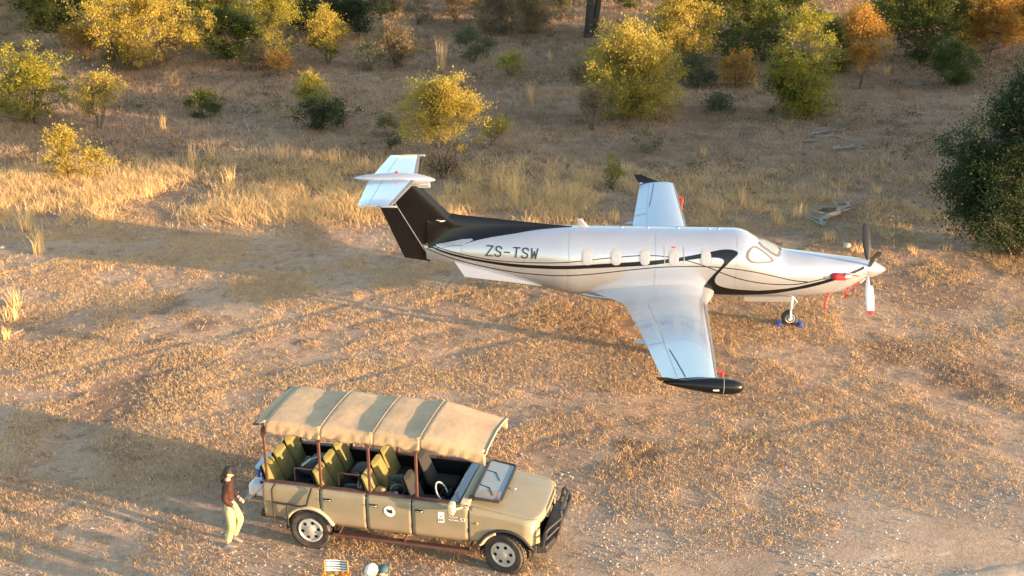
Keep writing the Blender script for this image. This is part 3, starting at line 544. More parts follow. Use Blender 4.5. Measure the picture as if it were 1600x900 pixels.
def fpar(a):
    q = min(max((float(a)-.5)/.005, 0), 2419.999); i = int(q); t = q-i; p, r = _TT[i], _TT[i+1]
    return [p[k]+(r[k]-p[k])*t for k in range(4)]
def fhalf(a, c):
    t, bo, wd, n = fpar(a); zc, hh = (t+bo)/2, (t-bo)/2
    q = min(abs((c-zc)/hh), 1.); return wd*(1-q**n)**(1/n)
def fnorm(a, c):
    e = .01; db = (fhalf(a, c+e)-fhalf(a, c-e))/(2*e); da = (fhalf(a+e, c)-fhalf(a-e, c))/(2*e)
    k = 1/math.sqrt(da*da+1+db*db); return (-da*k, k, -db*k)        # in (a,b,c)
def onfus(a, c, off, side=1):
    n = fnorm(a, c); b = float(fhalf(a, c)); return A(a+n[0]*off, side*(b+n[1]*off), c+n[2]*off)
def px_fus(u, v):                                   # photo pixel -> (a, c) on the starboard skin
    d = ray(u, v); o = np.array([0, 0, CAMH]); b = .7
    for _ in range(30):
        t = (-b-(o-np.array([AX0, AY0, 0]))@lft)/(d@lft); P = o+t*d
        a = -(P-np.array([AX0, AY0, 0]))@fwd; c = P[2]; b = .5*b + .5*float(fhalf(a, c))
    return a, c
mb = MB(); secs = []
for a in np.concatenate([np.linspace(.55, 4.4, 60), np.linspace(4.5, 8.2, 20), np.linspace(8.3, 12.5, 44)]):
    t, bo, wd, n = fpar(a); zc, hh = (t+bo)/2, (t-bo)/2; ring = []
    for k in range(56):
        th = 2*math.pi*k/56; cs, sn = math.cos(th), math.sin(th)
        ring.append(A(a, wd*math.copysign(abs(cs)**(2/n), cs), zc+hh*math.copysign(abs(sn)**(2/n), sn)))
    secs.append(ring)
mb.loft(secs); fus = mb.build('fuselage', MT['white'], plane, smooth=60)
# --- painted stripes: thin skins on the fuselage, both sides
def resample(P, n):
    P = np.array(P, float); s = np.concatenate([[0], np.cumsum(np.linalg.norm(np.diff(P, axis=0), axis=1))])
    q = np.linspace(0, s[-1], n); return np.stack([np.interp(q, s, P[:, k]) for k in (0, 1)], 1)
def smoothpoly(P, n):
    P = np.array(P, float)
    for _ in range(2):
        Q = [P[0]]
        for i in range(len(P)-1): Q += [.75*P[i]+.25*P[i+1], .25*P[i]+.75*P[i+1]]
        P = np.array(Q+[P[-1]])
    return resample(P, n)
def band(up, lo, n, name, mat, off=.005, rows=3):
    U = smoothpoly([px_fus(*p) for p in up], n); Lw = smoothpoly([px_fus(*p) for p in lo], n)
    for side in (1, -1):
        m = MB(); V = []; Fc = []
        for i in range(n):
            for r in range(rows+1):
                q = U[i]+(Lw[i]-U[i])*r/rows; V.append(onfus(q[0], q[1], off, side))
        for i in range(n-1):
            for r in range(rows):
                k = i*(rows+1)+r; Fc.append((k, k+1, k+rows+2, k+rows+1))
        m.add(V, Fc); m.build(name, mat, fus, smooth=80)
def line(pts, wpx, n, name, mat, off=.005):
    band([(x, y-wpx/2) for x, y in pts], [(x, y+wpx/2) for x, y in pts], n, name, mat, off, 1)
band([(661,379.5),(707,396.7),(757,406.7),(807,413),(857,415.3),(900,415),(940,412.4),(998,409),(1044,405),(1068,401.6),(1110,393.6),(1125,390.5)],
     [(662,382),(707,400),(757,410.4),(807,417.7),(857,420.5),(900,420.4),(960,417.6),(1012,415),(1044,411),(1072,407),(1098,403.3),(1110,402.4)], 60, 'stripe', MT['black'])
band([(1125,390.5),(1136,389.4),(1147,390.6),(1153.6,394),(1153,398),(1144,406),(1128,421),(1118,432),(1116,440),(1122,446.5),(1140,451),(1160,453),(1186,454)],
     [(1110,402.4),(1119,402.6),(1127,403.6),(1132,407),(1131.5,411),(1126,418),(1112,432),(1102,444),(1098,451),(1106,457.5),(1120,460),(1150,460.6),(1186,460.3)], 60, 'stripe', MT['black'], rows=5)
band([(1186,454),(1213,452.5),(1240,449.4),(1280,440),(1300,435),(1330,424.5),(1350,416)],
     [(1186,460.3),(1213,458),(1240,453.4),(1270,448),(1300,439.5),(1330,429),(1350,421)], 40, 'stripe', MT['black'])
line([(665,379),(707,394),(757,404.7),(790,408.7),(840,411),(880,410.5),(908,408),(952,403),(998,399.4),(1016,399),(1044,401),(1078,408),(1110,418.5),(1125,425.5),(1155,436),(1193,443.5),(1240,445.4),(1265,440.5),(1290,435)], 1.3, 140, 'pinstripe', MT['black'])
line([(666,388),(707,404),(757,417),(807,426),(857,430.5),(900,430.3),(940,427),(1000,420),(1040,417),(1080,416.2),(1100,416.4),(1131,418),(1174,423.7),(1212,432),(1240,438.9),(1262,440.5)], 1.3, 140, 'pinstripe', MT['black'])
# seams between skin panels
for u in (722, 889, 1024.5, 1152):
    a0, _ = px_fus(u, 410); m = MB(); t, bo, wd, n = fpar(a0)
    zz = np.linspace(bo+.06, t-.06, 40)
    for side in (1, -1):
        V = []
        for z in zz:
            V += [onfus(a0-.006, z, .003, side), onfus(a0+.006, z, .003, side)]
        m.add(V, [(2*i, 2*i+1, 2*i+3, 2*i+2) for i in range(len(zz)-1)])
    m.build('panel_seam', MT['hair_line'], fus, smooth=80)
# --- cabin windows with closed shades
def patch(outline, name, mat, off, side=1, parent=fus, rings=5):
    O = np.array(outline, float); c = O.mean(0); V = [onfus(*c, off, side)]; n = len(O)
    for r in range(1, rings+1):
        V += [onfus(*(c+(O[i]-c)*r/rings), off if r < rings else 0.001, side) for i in range(n)]
    Fc = [(0, 1+i, 1+(i+1) % n) for i in range(n)]
    for r in range(rings-1):
        for i in range(n): Fc.append((1+r*n+i, 1+(r+1)*n+i, 1+(r+1)*n+(i+1) % n, 1+r*n+(i+1) % n))
    return MB().add(V, Fc).build(name, mat, parent, smooth=50)
def superell(a, c, ra, rc, n=28, e=2.7):
    return [(a+ra*math.copysign(abs(math.cos(t))**(2/e), math.cos(t)), c+rc*math.copysign(abs(math.sin(t))**(2/e), math.sin(t))) for t in np.linspace(0, 2*math.pi, n, endpoint=False)]
for u in (918, 963, 1008, 1053, 1103):
    a, c = px_fus(u, 403.5)
    for side in (1, -1):
        if side == -1 and u == 918: continue
        fr = patch(superell(a, c, .172, .232), 'window_frame', MT['hair_line'], .005, side)
        patch(superell(a, c, .146, .206), 'window', MT['shade'], .009, side)
# cockpit glazing
def scr(pts, name, mat, off, side): return patch(smoothclosed([px_fus(*p) for p in pts], 40), name, mat, off, side)
def smoothclosed(P, n):
    P = np.array(P, float)
    for _ in range(3):
        P = np.concatenate([[.8*P[i]+.2*P[(i+1) % len(P)], .2*P[i]+.8*P[(i+1) % len(P)]] for i in range(len(P))])
    P = np.vstack([P, P[:1]]); return resample(P, n+1)[:-1]
for side in (1, -1):
    scr([(1179,381),(1212,407),(1205,411),(1174,412.5),(1164.5,403),(1167,391)], 'side_window_frame', MT['groove'], .008, side)
    scr([(1178.5,383),(1209,406.5),(1203,409.3),(1175,410.8),(1166.5,402.5),(1169,392)], 'side_window', MT['cockpit_grey'], .014, side)
    scr([(1188,370),(1221,385.5),(1221.5,391),(1215.5,404),(1181.5,380)], 'windscreen_frame', MT['groove'], .008, side)
    scr([(1189.5,372),(1219,386.5),(1219,391),(1214.5,400.5),(1184.5,379.5)], 'windscreen', MT['glass'], .014, side)
# --- lettering
def text_mesh(body, size=1.0, sx=1.0):
    cu = bpy.data.curves.new('text', 'FONT'); cu.body = body; cu.size = size; cu.resolution_u = 3; cu.offset = .012*size
    o = bpy.data.objects.new('text', cu); COL.objects.link(o)
    dg = bpy.context.evaluated_depsgraph_get(); me = bpy.data.meshes.new_from_object(o.evaluated_get(dg))
    bpy.data.objects.remove(o)
    bm = bmesh.new(); bm.from_mesh(me); bmesh.ops.triangulate(bm, faces=bm.faces)
    for _ in range(2): bmesh.ops.subdivide_edges(bm, edges=[e for e in bm.edges if e.calc_length() > .16*size], cuts=1)
    bmesh.ops.triangulate(bm, faces=bm.faces); bm.to_mesh(me); bm.free()
    V = np.empty(len(me.vertices)*3, np.float32); me.vertices.foreach_get('co', V); V = V.reshape(-1, 3)
    Fc = [tuple(p.vertices) for p in me.polygons]; return V*np.array([sx, 1, 1]), Fc
GL = {'Z': [[(0, 1), (.56, 1), (.0, 0), (.58, 0)]], 'S': [[(.56, .80), (.48, .96), (.34, 1), (.2, 1), (.07, .93), (.03, .76), (.1, .6), (.28, .52), (.46, .43), (.56, .27), (.5, .08), (.36, 0), (.18, 0), (.05, .06), (0, .2)]], '-': [[(.02, .47), (.50, .47)]], 'T': [[(0, 1), (.58, 1)], [(.29, 1), (.29, 0)]], 'W': [[(0, 1), (.12, 0), (.29, .7), (.46, 0), (.58, 1)]]}
def strokes(txt, adv, wdt):
    Q = []
    for k, chr_ in txt:
        for pl in GL[chr_]:
            P = [np.array(p)+np.array([k*adv, 0]) for p in pl]
            for p, q in zip(P[:-1], P[1:]):
                d = (q-p)/np.linalg.norm(q-p); n = np.array([-d[1], d[0]])*wdt/2; e = d*wdt*.35; m = (p+q)/2
                Q += [(p-e+n, p-e-n, m-n, m+n), (m+n, m-n, q+e-n, q+e+n)]
    return Q
BL, BR, TL = np.array(px_fus(759.5, 399)), np.array(px_fus(838.5, 404)), np.array(px_fus(761.5, 384))
wd_ = 5*.87+.58; TLd = TL-BL; BRd = (BR-BL)/wd_
for side in (1, -1):
    for kc in enumerate('ZS-TSW'):
        m = MB()
        for qd in strokes([kc], .87, .135):
            W = []
            for p in qd:
                x = p[0] if side == 1 else wd_-p[0]; q = BL+BRd*x+TLd*p[1]; W.append(onfus(q[0], q[1], .009, side))
            m.add(W, [(0, 1, 2, 3)])
        m.build('registration_letter', MT['ink'], fus, smooth=0)
q0 = np.array(px_fus(1052.5, 386.5)); patch(superell(q0[0], q0[1], .055, .016, 12, 6), 'exit_marking', MT['red'], .008, 1, rings=2)
# --- emergency exit outline
for u0, u1 in ((1038, 1039.3), (1068.2, 1069.5)):
    band([(u0, 385), (u0, 412)], [(u1, 385), (u1, 412)], 12, 'exit_seam', MT['hair_line'], .0065, 1)
# --- dorsal and vertical fin
def airfoil(n=18, t=.15, camber=.0):
    xs = .5*(1-np.cos(np.linspace(0, math.pi, n))); yt = 5*t*(.2969*np.sqrt(xs)-.126*xs-.3516*xs**2+.2843*xs**3-.1036*xs**4)
    yc = camber*4*xs*(1-xs)*1.0
    up = np.stack([xs, yc+yt], 1)[::-1]; lo = np.stack([xs, yc-yt], 1)[1:]
    return np.vstack([up, lo])            # TE(top) -> LE -> TE(bottom)
LEf = lambda c: 11.85+(c-3.09)*1.03; HIf = lambda c: 12.47+(c-1.90)*.578; TEf = lambda c: 13.13+(c-1.79)*.43
def finsec(c, a0, a1, th):
    af = airfoil(14, th); return [A(a0+(a1-a0)*x, y*(a1-a0), c) for x, y in af]
secs = []
for c in np.linspace(2.2, 3.86, 12):
    le = LEf(c) if c > 3.0 else LEf(3.0)-(3.0-c)*1.9; te = HIf(c)-.012
    full = TEf(c)-le; af = airfoil(20, .22/full if full > 0 else .1); cut = (te-le)/full
    af = np.array([(min(x, cut), y if x <= cut else math.copysign(.055/full*(1.2), y)) for x, y in af])
    secs.append([A(le+x*full, y*full, c) for x, y in af])
mb = MB(); mb.loft(secs); fin = mb.build('fin', MT['black'], plane, smooth=50)
secs = []
for c in np.linspace(1.76, 3.80, 10):
    le, te = HIf(c)+.012, TEf(c); bot = c
    th = .062 if c > 2.2 else .05
    secs.append([A(le, th, bot), A((le+te)/2, th*.6, bot), A(te, .006, bot-.0), A(te, -.006, bot), A((le+te)/2, -th*.6, bot), A(le, -th, bot)])
secs[0] = [(p[0], p[1], 1.70+.09*(1-(p[0]-A(TEf(1.79), 0, 0)[0])/(A(HIf(1.76), 0, 0)[0]-A(TEf(1.79), 0, 0)[0]))) for p in secs[0]]
mb = MB(); mb.loft(secs); mb.build('rudder', MT['black'], plane, smooth=40)
MB().loft([[A(HIf(c)-.012, .068*s, c), A(HIf(c)+.014, .066*s, c)] for c in np.linspace(1.95, 3.75, 6) for s in (1,)], closed=False).build('hinge_seam', MT['hair_line'], fin, smooth=0)
mb = MB(); secs = []
for a in np.linspace(8.5, 12.45, 26):
    k = (a-8.5)/3.95; rz = float(np.interp(a, [8.5, 8.56, 10.01, 11.4, 11.85, 12.5], [2.75, 2.765, 2.90, 3.03, 3.09, 3.2]))
    bw = float(np.interp(a, [8.5, 10, 11.5, 12.1, 12.45], [.04, .27, .335, .235, .12])); t, bo, wd, n = fpar(a); zc, hh = (t+bo)/2, (t-bo)/2
    bw = min(bw, wd*.97); zb = zc+hh*(1-(bw/wd)**n)**(1/n); hw = .03+.09*k
    half = [(bw, zb+.004), (bw*.72+hw*.1, zb+(rz-zb)*.10+.01), (max(bw*.42, hw), zb+(rz-zb)*.3), (hw, zb+(rz-zb)*.62), (hw*.7, zb+(rz-zb)*.9), (0, rz)]
    secs.append([A(a, b, z) for b, z in half] + [A(a, -b, z) for b, z in half[-2::-1]])
mb.loft(secs, closed=False); mb.build('dorsal_fin', MT['black'], plane, smooth=60)
MB().ngon([A(11.93, .095, 2.90), A(12.17, .1, 2.92), A(12.28, .095, 2.885), A(12.05, .1, 2.865)], (0, -.012, 0)).build('fin_plate', MT['plastw'], fin, smooth=0)
# --- tailplane on top of the fin
mb = MB(); L_ = 2.22
mb.lathe([(0, .004), (.03, .03), (.12, .07), (.3, .115), (.55, .16), (.85, .185), (1.15, .185), (1.5, .15), (1.85, .10), (2.1, .055), (L_, .015)], A(12.21, 0, 4.02), (-1, 0, .01), 20)
bul = mb.build('tail_bullet', MT['white'], plane, smooth=60)
MB().ngon([A(12.35, .07, 3.80), A(13.75, .05, 3.80), A(13.75, -.05, 3.80), A(12.35, -.07, 3.80)], (0, 0, .12)).build('bullet_fairing', MT['white'], bul, bevel=.02)
MB().lathe([(0, .05), (.03, .045), (.06, .02)], A(13.25, .02, 4.2), (0, 0, 1), 12).build('beacon', MT['red'], bul)
def stab(side):
    def sec(b, x0, x1, nose=.0, grow=0):
        k = abs(b)/2.6; le = 12.72+k*.27; te = 14.02-k*.17; ch = te-le; af = airfoil(18, .11)
        return le, ch, af
    bs = [.1, .6, 1.3, 2.0, 2.52, 2.6]
    def build(name, x0, x1, mat, g, par, boot=False):
        ss = []
        for b in bs:
            le, ch, af = sec(b, 0, 1); sh = .35 if b == 2.6 else 1
            P = []
            for i, (x, y) in enumerate(af):
                if boot:
                    if x > .085: continue
                else: x = min(max(x, x0), x1)
                P.append((x, y))
            ys = np.interp([p[0] for p in P], af[18-1:, 0], -af[18-1:, 1])
            ss.append([A(le+p[0]*ch-(.004 if boot else 0), side*b, 4.0+.012*b+math.copysign(float(yy)*ch*sh+g, p[1] if abs(p[1]) > 1e-9 else 1)) for p, yy in zip(P, ys)])
        m = MB(); m.loft(ss, closed=not boot, cap=not boot); return m.build(name, mat, par, smooth=50)
    st = build('tailplane', 0, .68, MT['white'], 0, plane); build('elevator', .69, 1, MT['white'], .001, plane); build('deice_boot', 0, 1, MT['boot'], .005, st, True)
    MB().box(A(13.05, side*2.62, 4.03), (.42, .05, .05)).build('tip_weight', MT['white'], st, bevel=.015)
stab(1); stab(-1)
# --- ventral strakes
for s in (1, -1):
    pts = [(11.72, .30, 1.80), (11.40, .62, 1.47), (9.30, .47, 1.19), (9.6, .40, 1.28)]
    MB().ngon([A(a, s*b, c) for a, b, c in pts], (0, -s*.0, .02)).build('ventral_strake', MT['white'], plane, smooth=0)
# --- wings
WST = [(.45, 4.60, 8.15, 1.12, .74), (.66, 4.64, 7.9, 1.10, .58), (.85, 4.69, 7.65, 1.08, .46), (1.02, 4.75, 7.42, 1.065, .39), (1.25, 4.84, 7.2, 1.065, .34), (1.55, 4.90, 7.06, 1.095, .32), (2.5, 4.96, 6.93, 1.195, .29), (4.0, 5.03, 6.74, 1.36, .25), (5.5, 5.11, 6.60, 1.53, .21), (7.0, 5.19, 6.45, 1.70, .165), (7.8, 5.235, 6.375, 1.80, .145)]
W_ = np.array(WST)
def wsurf(b, x, up=1):
    le, te, c0, th = [np.interp(abs(b), W_[:, 0], W_[:, k]) for k in (1, 2, 3, 4)]
    ch = te-le; af = airfoil(40, th/ch, .018); n = 40
    y = np.interp(x, af[:n][::-1, 0], af[:n][::-1, 1]) if up > 0 else np.interp(x, af[n-1:, 0], af[n-1:, 1])
    return le+x*ch, b, c0+y*ch+.035*(1-x)*ch*.6
def wloft(bs, x0, x1, side, g=0, boot=False, nn=18):
    ss = []
    for b in bs:
        xs = x0+(x1-x0)*.5*(1-np.cos(np.linspace(0, math.pi, nn)))
        P = []
        for x in xs[::-1]: a, _, c = wsurf(b, x, 1); P.append(A(a-(g if boot else 0), side*b, c+g))
        for x in xs[1:] if x0 == 0 else xs: a, _, c = wsurf(b, x, -1); P.append(A(a-(g if boot else 0), side*b, c-g))
        ss.append(P)
    m = MB(); m.loft(ss, closed=not boot, cap=not boot); return m
for s, nm in ((1, 'wing'), (-1, 'wing')):
    bs = np.concatenate([[.45, .66, .85, 1.02, 1.25, 1.55], np.linspace(1.8, 7.8, 14)])
    wg = wloft(bs, 0, 1, s, nn=26).build(nm, MT['white'], plane, smooth=50)
    wloft(np.linspace(1.7, 7.78, 12), 0, .045, s, .004, True, 8).build('deice_boot', MT['boot'], wg, smooth=60)
    wloft(np.linspace(1.6, 5.15, 6), .73, 1, s, .003, nn=8).build('flap', MT['white'], wg, smooth=50)
    wloft(np.linspace(5.22, 7.72, 5), .75, 1, s, .003, nn=8).build('aileron', MT['white'], wg, smooth=50)
    def wline(b0, x0, b1, x1, wdt, name='panel_line', mat=MT['groove']):
        V = []
        for k in np.linspace(0, 1, 14):
            a, b, c = wsurf(b0+(b1-b0)*k, x0+(x1-x0)*k); da, db = (x1-x0), (b1-b0); 
            if abs(db) > .3: V += [A(a-wdt/2, s*b, c+.006), A(a+wdt/2, s*b, c+.006)]
            else: V += [A(a, s*(b-wdt/2), c+.006), A(a, s*(b+wdt/2), c+.006)]
        MB().add(V, [(2*i, 2*i+1, 2*i+3, 2*i+2) for i in range(13)]).build(name, mat, wg, smooth=0)
    wline(5.75, .70, 7.72, .60, .03); wline(1.7, .735, 5.15, .735, .012, mat=MT['hair_line']); wline(5.2, .74, 5.2, 1.0, .02, mat=MT['hair_line']); wline(5.2, .745, 7.7, .745, .010, mat=MT['hair_line'])
    MB().lathe([(0, .01), (.05, .04), (.3, .075), (.6, .08), (.85, .05), (1.0, .01)], A(5.95, s*4.75, 1.37), (-1, 0, .02), 12).build('flap_track_fairing', MT['white'], wg)
    # winglet
    ss = []
    for k in np.linspace(0, 1, 7):
        b = 7.8+.36*k**.8; c = 1.80+.045*k+.20*k**1.6; le = 5.235+1.08*k**.85; te = 6.375+.2*k; ch = te-le
        af = airfoil(12, .12); ss.append([A(le+x*ch, s*(b+.8*y*ch*k), c+y*ch*(1-.5*k)+.012*(1-k)) for x, y in af])
    wl = MB().loft(ss).build('winglet', MT['black'], wg, smooth=50)
    if s == 1:
        m = MB(); m.lathe([(0, .01), (.03, .075), (.1, .125), (.22, .16), (.45, .178), (.75, .165), (1.1, .12), (1.45, .07), (1.72, .01)], A(4.70, 7.96, 1.76), (-1, 0, .045), 20)
        pod = m.build('radar_pod', MT['black'], wg, smooth=60)
        MB().lathe([(0, .181), (.012, .1815)], A(5.13, 7.96, 1.78), (-1, 0, .045), 24, cap=False).build('pod_seam', MT['hair_line'], pod)
        MB().box(A(5.30, 8.135, 1.76), (.13, .02, .035)).build('navigation_lamp', MT['lamp'], pod, bevel=.008)
    else: MB().box(A(5.26, -7.84, 1.79), (.1, .03, .04)).build('navigation_lamp', MT['redlamp'], wg, bevel=.008)
    MB().box(A(6.33, s*7.88, 1.83), (.12, .06, .025)).build('static_wick', MT['plastw'], wg, bevel=.01)
# belly fairing
ss = []
for a in np.linspace(4.55, 8.5, 20):
    k = (a-4.55)/3.95; e = max(0.02, math.sin(math.pi*k))**.5; ss.append([A(a, .78*e*math.cos(t), .93+.20*e*math.sin(t)) for t in np.linspace(0, 2*math.pi, 24, endpoint=False)])
MB().loft(ss).build('belly_fairing', MT['white'], plane, smooth=60)
# antennas and roof lamps
def blade_ant(a, c, h, sweep, ch, b=0, name='antenna'):
    ss = []
    for k in (0, .5, 1):
        x0 = a+sweep*k; cc = ch*(1-.45*k); ss.append([A(x0+x*cc, b+y*cc, c+h*k) for x, y in airfoil(8, .12)])
    MB().loft(ss).build(name, MT['white'], plane, smooth=50)
blade_ant(8.02, 2.72, .26, .22, .26); blade_ant(8.35, .9, -.2, .15, .22); blade_ant(4.3, .9, -.08, .05, .1)
for u in (971, 1012.5, 1060.5, 1110, 1125):
    MB().lathe([(0, .06), (.02, .05), (.035, .02)], A(px_fus(u, 405)[0], 0, 2.75), (0, 0, 1), 12).build('roof_fitting', MT['white'], plane)
# --- spinner and propeller
HUB = (.47, 0, 1.685)
mb = MB(); mb.lathe([(0, .005), (.02, .04), (.06, .072), (.14, .125), (.26, .185), (.38, .228), (.50, .25), (.55, .252)], A(0, 0, 1.672), (-1, 0, .02), 28)
spn = mb.build('spinner', MT['white'], plane, smooth=60)
prop = empty('propeller', A(*HUB)); prop.parent = plane; prop.rotation_euler = (0, 0, 0)
def blade(theta):
    er = Vector((0, -math.cos(theta), math.sin(theta))); et = Vector((0, math.sin(theta), math.cos(theta))); ef = Vector((1, 0, 0))
    m = MB(); ss = []; rs = [.12, .22, .32, .5, .75, 1.0, 1.2, 1.29, 1.33]; cw = [.035, .04, .06, .095, .112, .105, .088, .06, .015]; tw = [9, 9, 8, 5, 2, -1, -3, -4, -4]
    tk = [.035, .038, .03, .022, .016, .012, .009, .007, .003]
    for r, c_, t_, w_ in zip(rs, cw, tk, tw):
        ring = []
        for k in range(10):
            th = 2*math.pi*k/10; q = ef*c_*math.cos(th)+et*t_*math.sin(th)
            ring.append(er*r + Matrix.Rotation(R(w_+6), 3, er) @ q)
        ss.append(ring)
    m.loft(ss)
    o = m.build('blade', [MT['bladeblack'], MT['blade'], MT['red']], prop, smooth=50, fix=True)
    for p in o.data.polygons:
        r = p.center.dot(er)
        if p.normal.dot(et) > 0.05: p.material_index = 2 if r > 1.19 else (0 if r < .55 and p.normal.dot(ef) > 0 else 1)
    return o
for k in range(4): blade(R(39+90*k))
# --- landing gear
def wheel_parts(par, c, r, wdt, name='wheel', rimr=.55):
    x, y, z = c
    t = MB().lathe([(-wdt/2, r*rimr), (-wdt/2, r*.8), (-wdt*.4, r*.93), (-wdt*.2, r), (wdt*.2, r), (wdt*.4, r*.93), (wdt/2, r*.8), (wdt/2, r*rimr)], (x, y, z), (0, 1, 0), 28).build(name, MT['rubberclean'], par, smooth=50)
    MB().lathe([(-wdt*.52, r*.12), (-wdt*.5, r*.3), (-wdt*.42, r*.34), (-wdt*.42, r*.46), (-wdt*.53, r*.5), (-wdt*.53, r*rimr), (wdt*.53, r*rimr), (wdt*.53, r*.5), (wdt*.42, r*.3), (wdt*.5, r*.12)], (x, y, z), (0, 1, 0), 24).build('wheel_hub', MT['plastw'], t, smooth=40)
ng = empty('nose_gear', A(2.46, 0, 0)); ng.parent = plane
wheel_parts(ng, (0, 0, .222), .225, .16)
MB().tube([(.02, 0, 1.1), (.02, 0, .5)], .045, 10).tube([(.02, 0, .56), (.0, -.105, .45), (0, -.105, .22)], .028, 8).tube([(.02, 0, .56), (.0, .105, .45), (0, .105, .22)], .028, 8).tube([(0, -.12, .222), (0, .12, .222)], .03, 8).build('strut', MT['plastw'], ng)
MB().tube([(.03, -.02, .86), (.17, -.02, .68), (.03, -.02, .52)], .017, 6).build('torque_link', MT['plastw'], ng)
MB().box((-.68, -.26, .84), (1.28, .02, .15), Matrix.Rotation(R(12), 3, 'X')).build('gear_door', MT['white'], ng, bevel=.006)
MB().box((-.68, .26, .84), (1.28, .02, .15), Matrix.Rotation(R(-12), 3, 'X')).build('gear_door', MT['white'], ng, bevel=.006)
for s in (1, -1):
    mg = empty('main_gear', A(6.05, s*2.26, 0)); mg.parent = plane
    wheel_parts(mg, (0, 0, .295), .3, .22)
    MB().tube([(.02, s*.17, 1.12), (.05, s*.17, .62), (-.02, s*.17, .3), (-.02, 0, .295)], .05, 10).tube([(-.15, s*.17, 1.1), (-.1, s*.17, .4)], .03, 8).build('strut', MT['plastw'], mg)
    MB().box((.0, -s*.2, .82), (.5, .02, .5)).build('gear_door', MT['white'], mg, bevel=.006)
# --- exhaust stubs (part of the aircraft), their red covers, streamers and other covers are things of their own
for s in (1, -1):
    b0 = float(fhalf(1.25, 1.63))
    MB().tube([A(1.0, s*(b0-.13), 1.62), A(1.12, s*(b0+.02), 1.63), A(1.26, s*(b0+.09), 1.635), A(1.36, s*(b0+.10), 1.635)], [.085, .095, .1, .1], 14).build('exhaust_stub', MT['metal'], plane)
def ribbon(parent, p0, L, wv, seed, wd=.045):
    rg = random.Random(seed); V = []; n = 9
    for i in range(n):
        k = i/(n-1); x = p0[0]+wv[0]*k+.02*math.sin(6*k+seed); y = p0[1]+wv[1]*k+.015*math.cos(5*k+seed); z = p0[2]-L*k
        V += [(x-wd/2, y, z), (x+wd/2, y+.01*math.sin(4*k), z)]
    return MB().add(V, [(2*i, 2*i+1, 2*i+3, 2*i+2) for i in range(n-1)]).build('streamer', MT['red'], parent, smooth=60, solid=.003)
def wpl(a, b, c): p = A(a, b, c); q = AORG+p[0]*fwd+p[1]*lft; return (q[0], q[1], p[2])
for s in (1, -1):
    b0 = float(fhalf(1.25, 1.63))
    cv = empty('exhaust_cover', wpl(1.38, s*(b0+.10), 1.635), YAW, 'red fabric exhaust cover on the %s of the white nose cowling' % ('near side' if s == 1 else 'far side'), 'engine cover', 'red covers on the aeroplane')
    ss = []
    for x, r in ((.20, .104), (.1, .118), (0, .125), (-.08, .12), (-.14, .085), (-.17, .02)):
        ss.append([(x, r*math.cos(t)*(1+.06*math.sin(3*t)), (.8*r*math.sin(t) if x < .15 else r*math.sin(t))*(1+.08*math.cos(5*t))) for t in np.linspace(0, 2*math.pi, 16, endpoint=False)])
    MB().loft(ss).build('cover', MT['red'], cv, smooth=60)
    MB().tube([(.05, -s*.06, .08), (.35, -s*.17, .12), (.5, -s*.22, .1)], .012, 6).build('strap', MT['red'], cv)
ic = empty('intake_cover', wpl(.80, .12, 1.32), YAW, 'red plug in the chin air intake below the propeller spinner', 'engine cover', 'red covers on the aeroplane')
MB().loft([[(x, .11*f_*math.cos(t), .05*f_*math.sin(t)-.02) for t in np.linspace(0, 2*math.pi, 14, endpoint=False)] for x, f_ in ((-.1, .9), (.04, 1), (.09, .8), (.1, .3))]).build('plug', MT['red'], ic)
ribbon(ic, (-.02, -.12, -.08), .18, (-.03, -.03), 3)
for nm, a, b, c, L, wv, lab in (('warning_streamer', 1.53, .36, 1.15, .52, (-.10, -.05), 'long red warning streamer hanging under the nose behind the exhaust cover'), ('warning_streamer', 1.02, .30, 1.28, .34, (-.04, 0), 'short red warning streamer hanging below the red exhaust cover')):
    e = empty(nm, wpl(a, b, c), YAW, lab, 'streamer', 'red streamers'); ribbon(e, (0, 0, 0), L, wv, a, .06)
    MB().tube([(0, 0, .12), (0, 0, 0)], .008, 6).build('cord', MT['red'], e)
for s in (1, -1):
    e = empty('pitot_cover', wpl(5.06, s*6.9, 1.63), YAW, 'red pitot tube cover with streamer on the %s wing leading edge' % ('near' if s == 1 else 'far'), 'pitot cover', 'red covers on the aeroplane')
    MB().tube([(-.12, 0, .02), (0, 0, 0), (.06, 0, 0)], [.02, .028, .02], 8).build('sleeve', MT['red'], e); ribbon(e, (.03, 0, -.02), .40, (.02, 0), s+2, .06)
for a, lab in ((2.74, 'blue rubber chock behind the nose wheel'), (2.17, 'blue rubber chock in front of the nose wheel')):
    o = MB(); sg = 1 if a > 2.46 else -1
    o.ngon([(-.08, -.14, 0), (.08, -.14, 0), (.03, -.14, .11), (-.03, -.14, .11)], (0, .28, 0)); o.tube([(0, .14, .06), (0, .2, .02)], .012, 6)
    c = o.build('wheel_chock', MT['blue'], None, bevel=.008); c.location = wpl(a, .05, .0); c.rotation_euler.z = YAW; tag(c, lab, 'chock', 'nose wheel chocks')

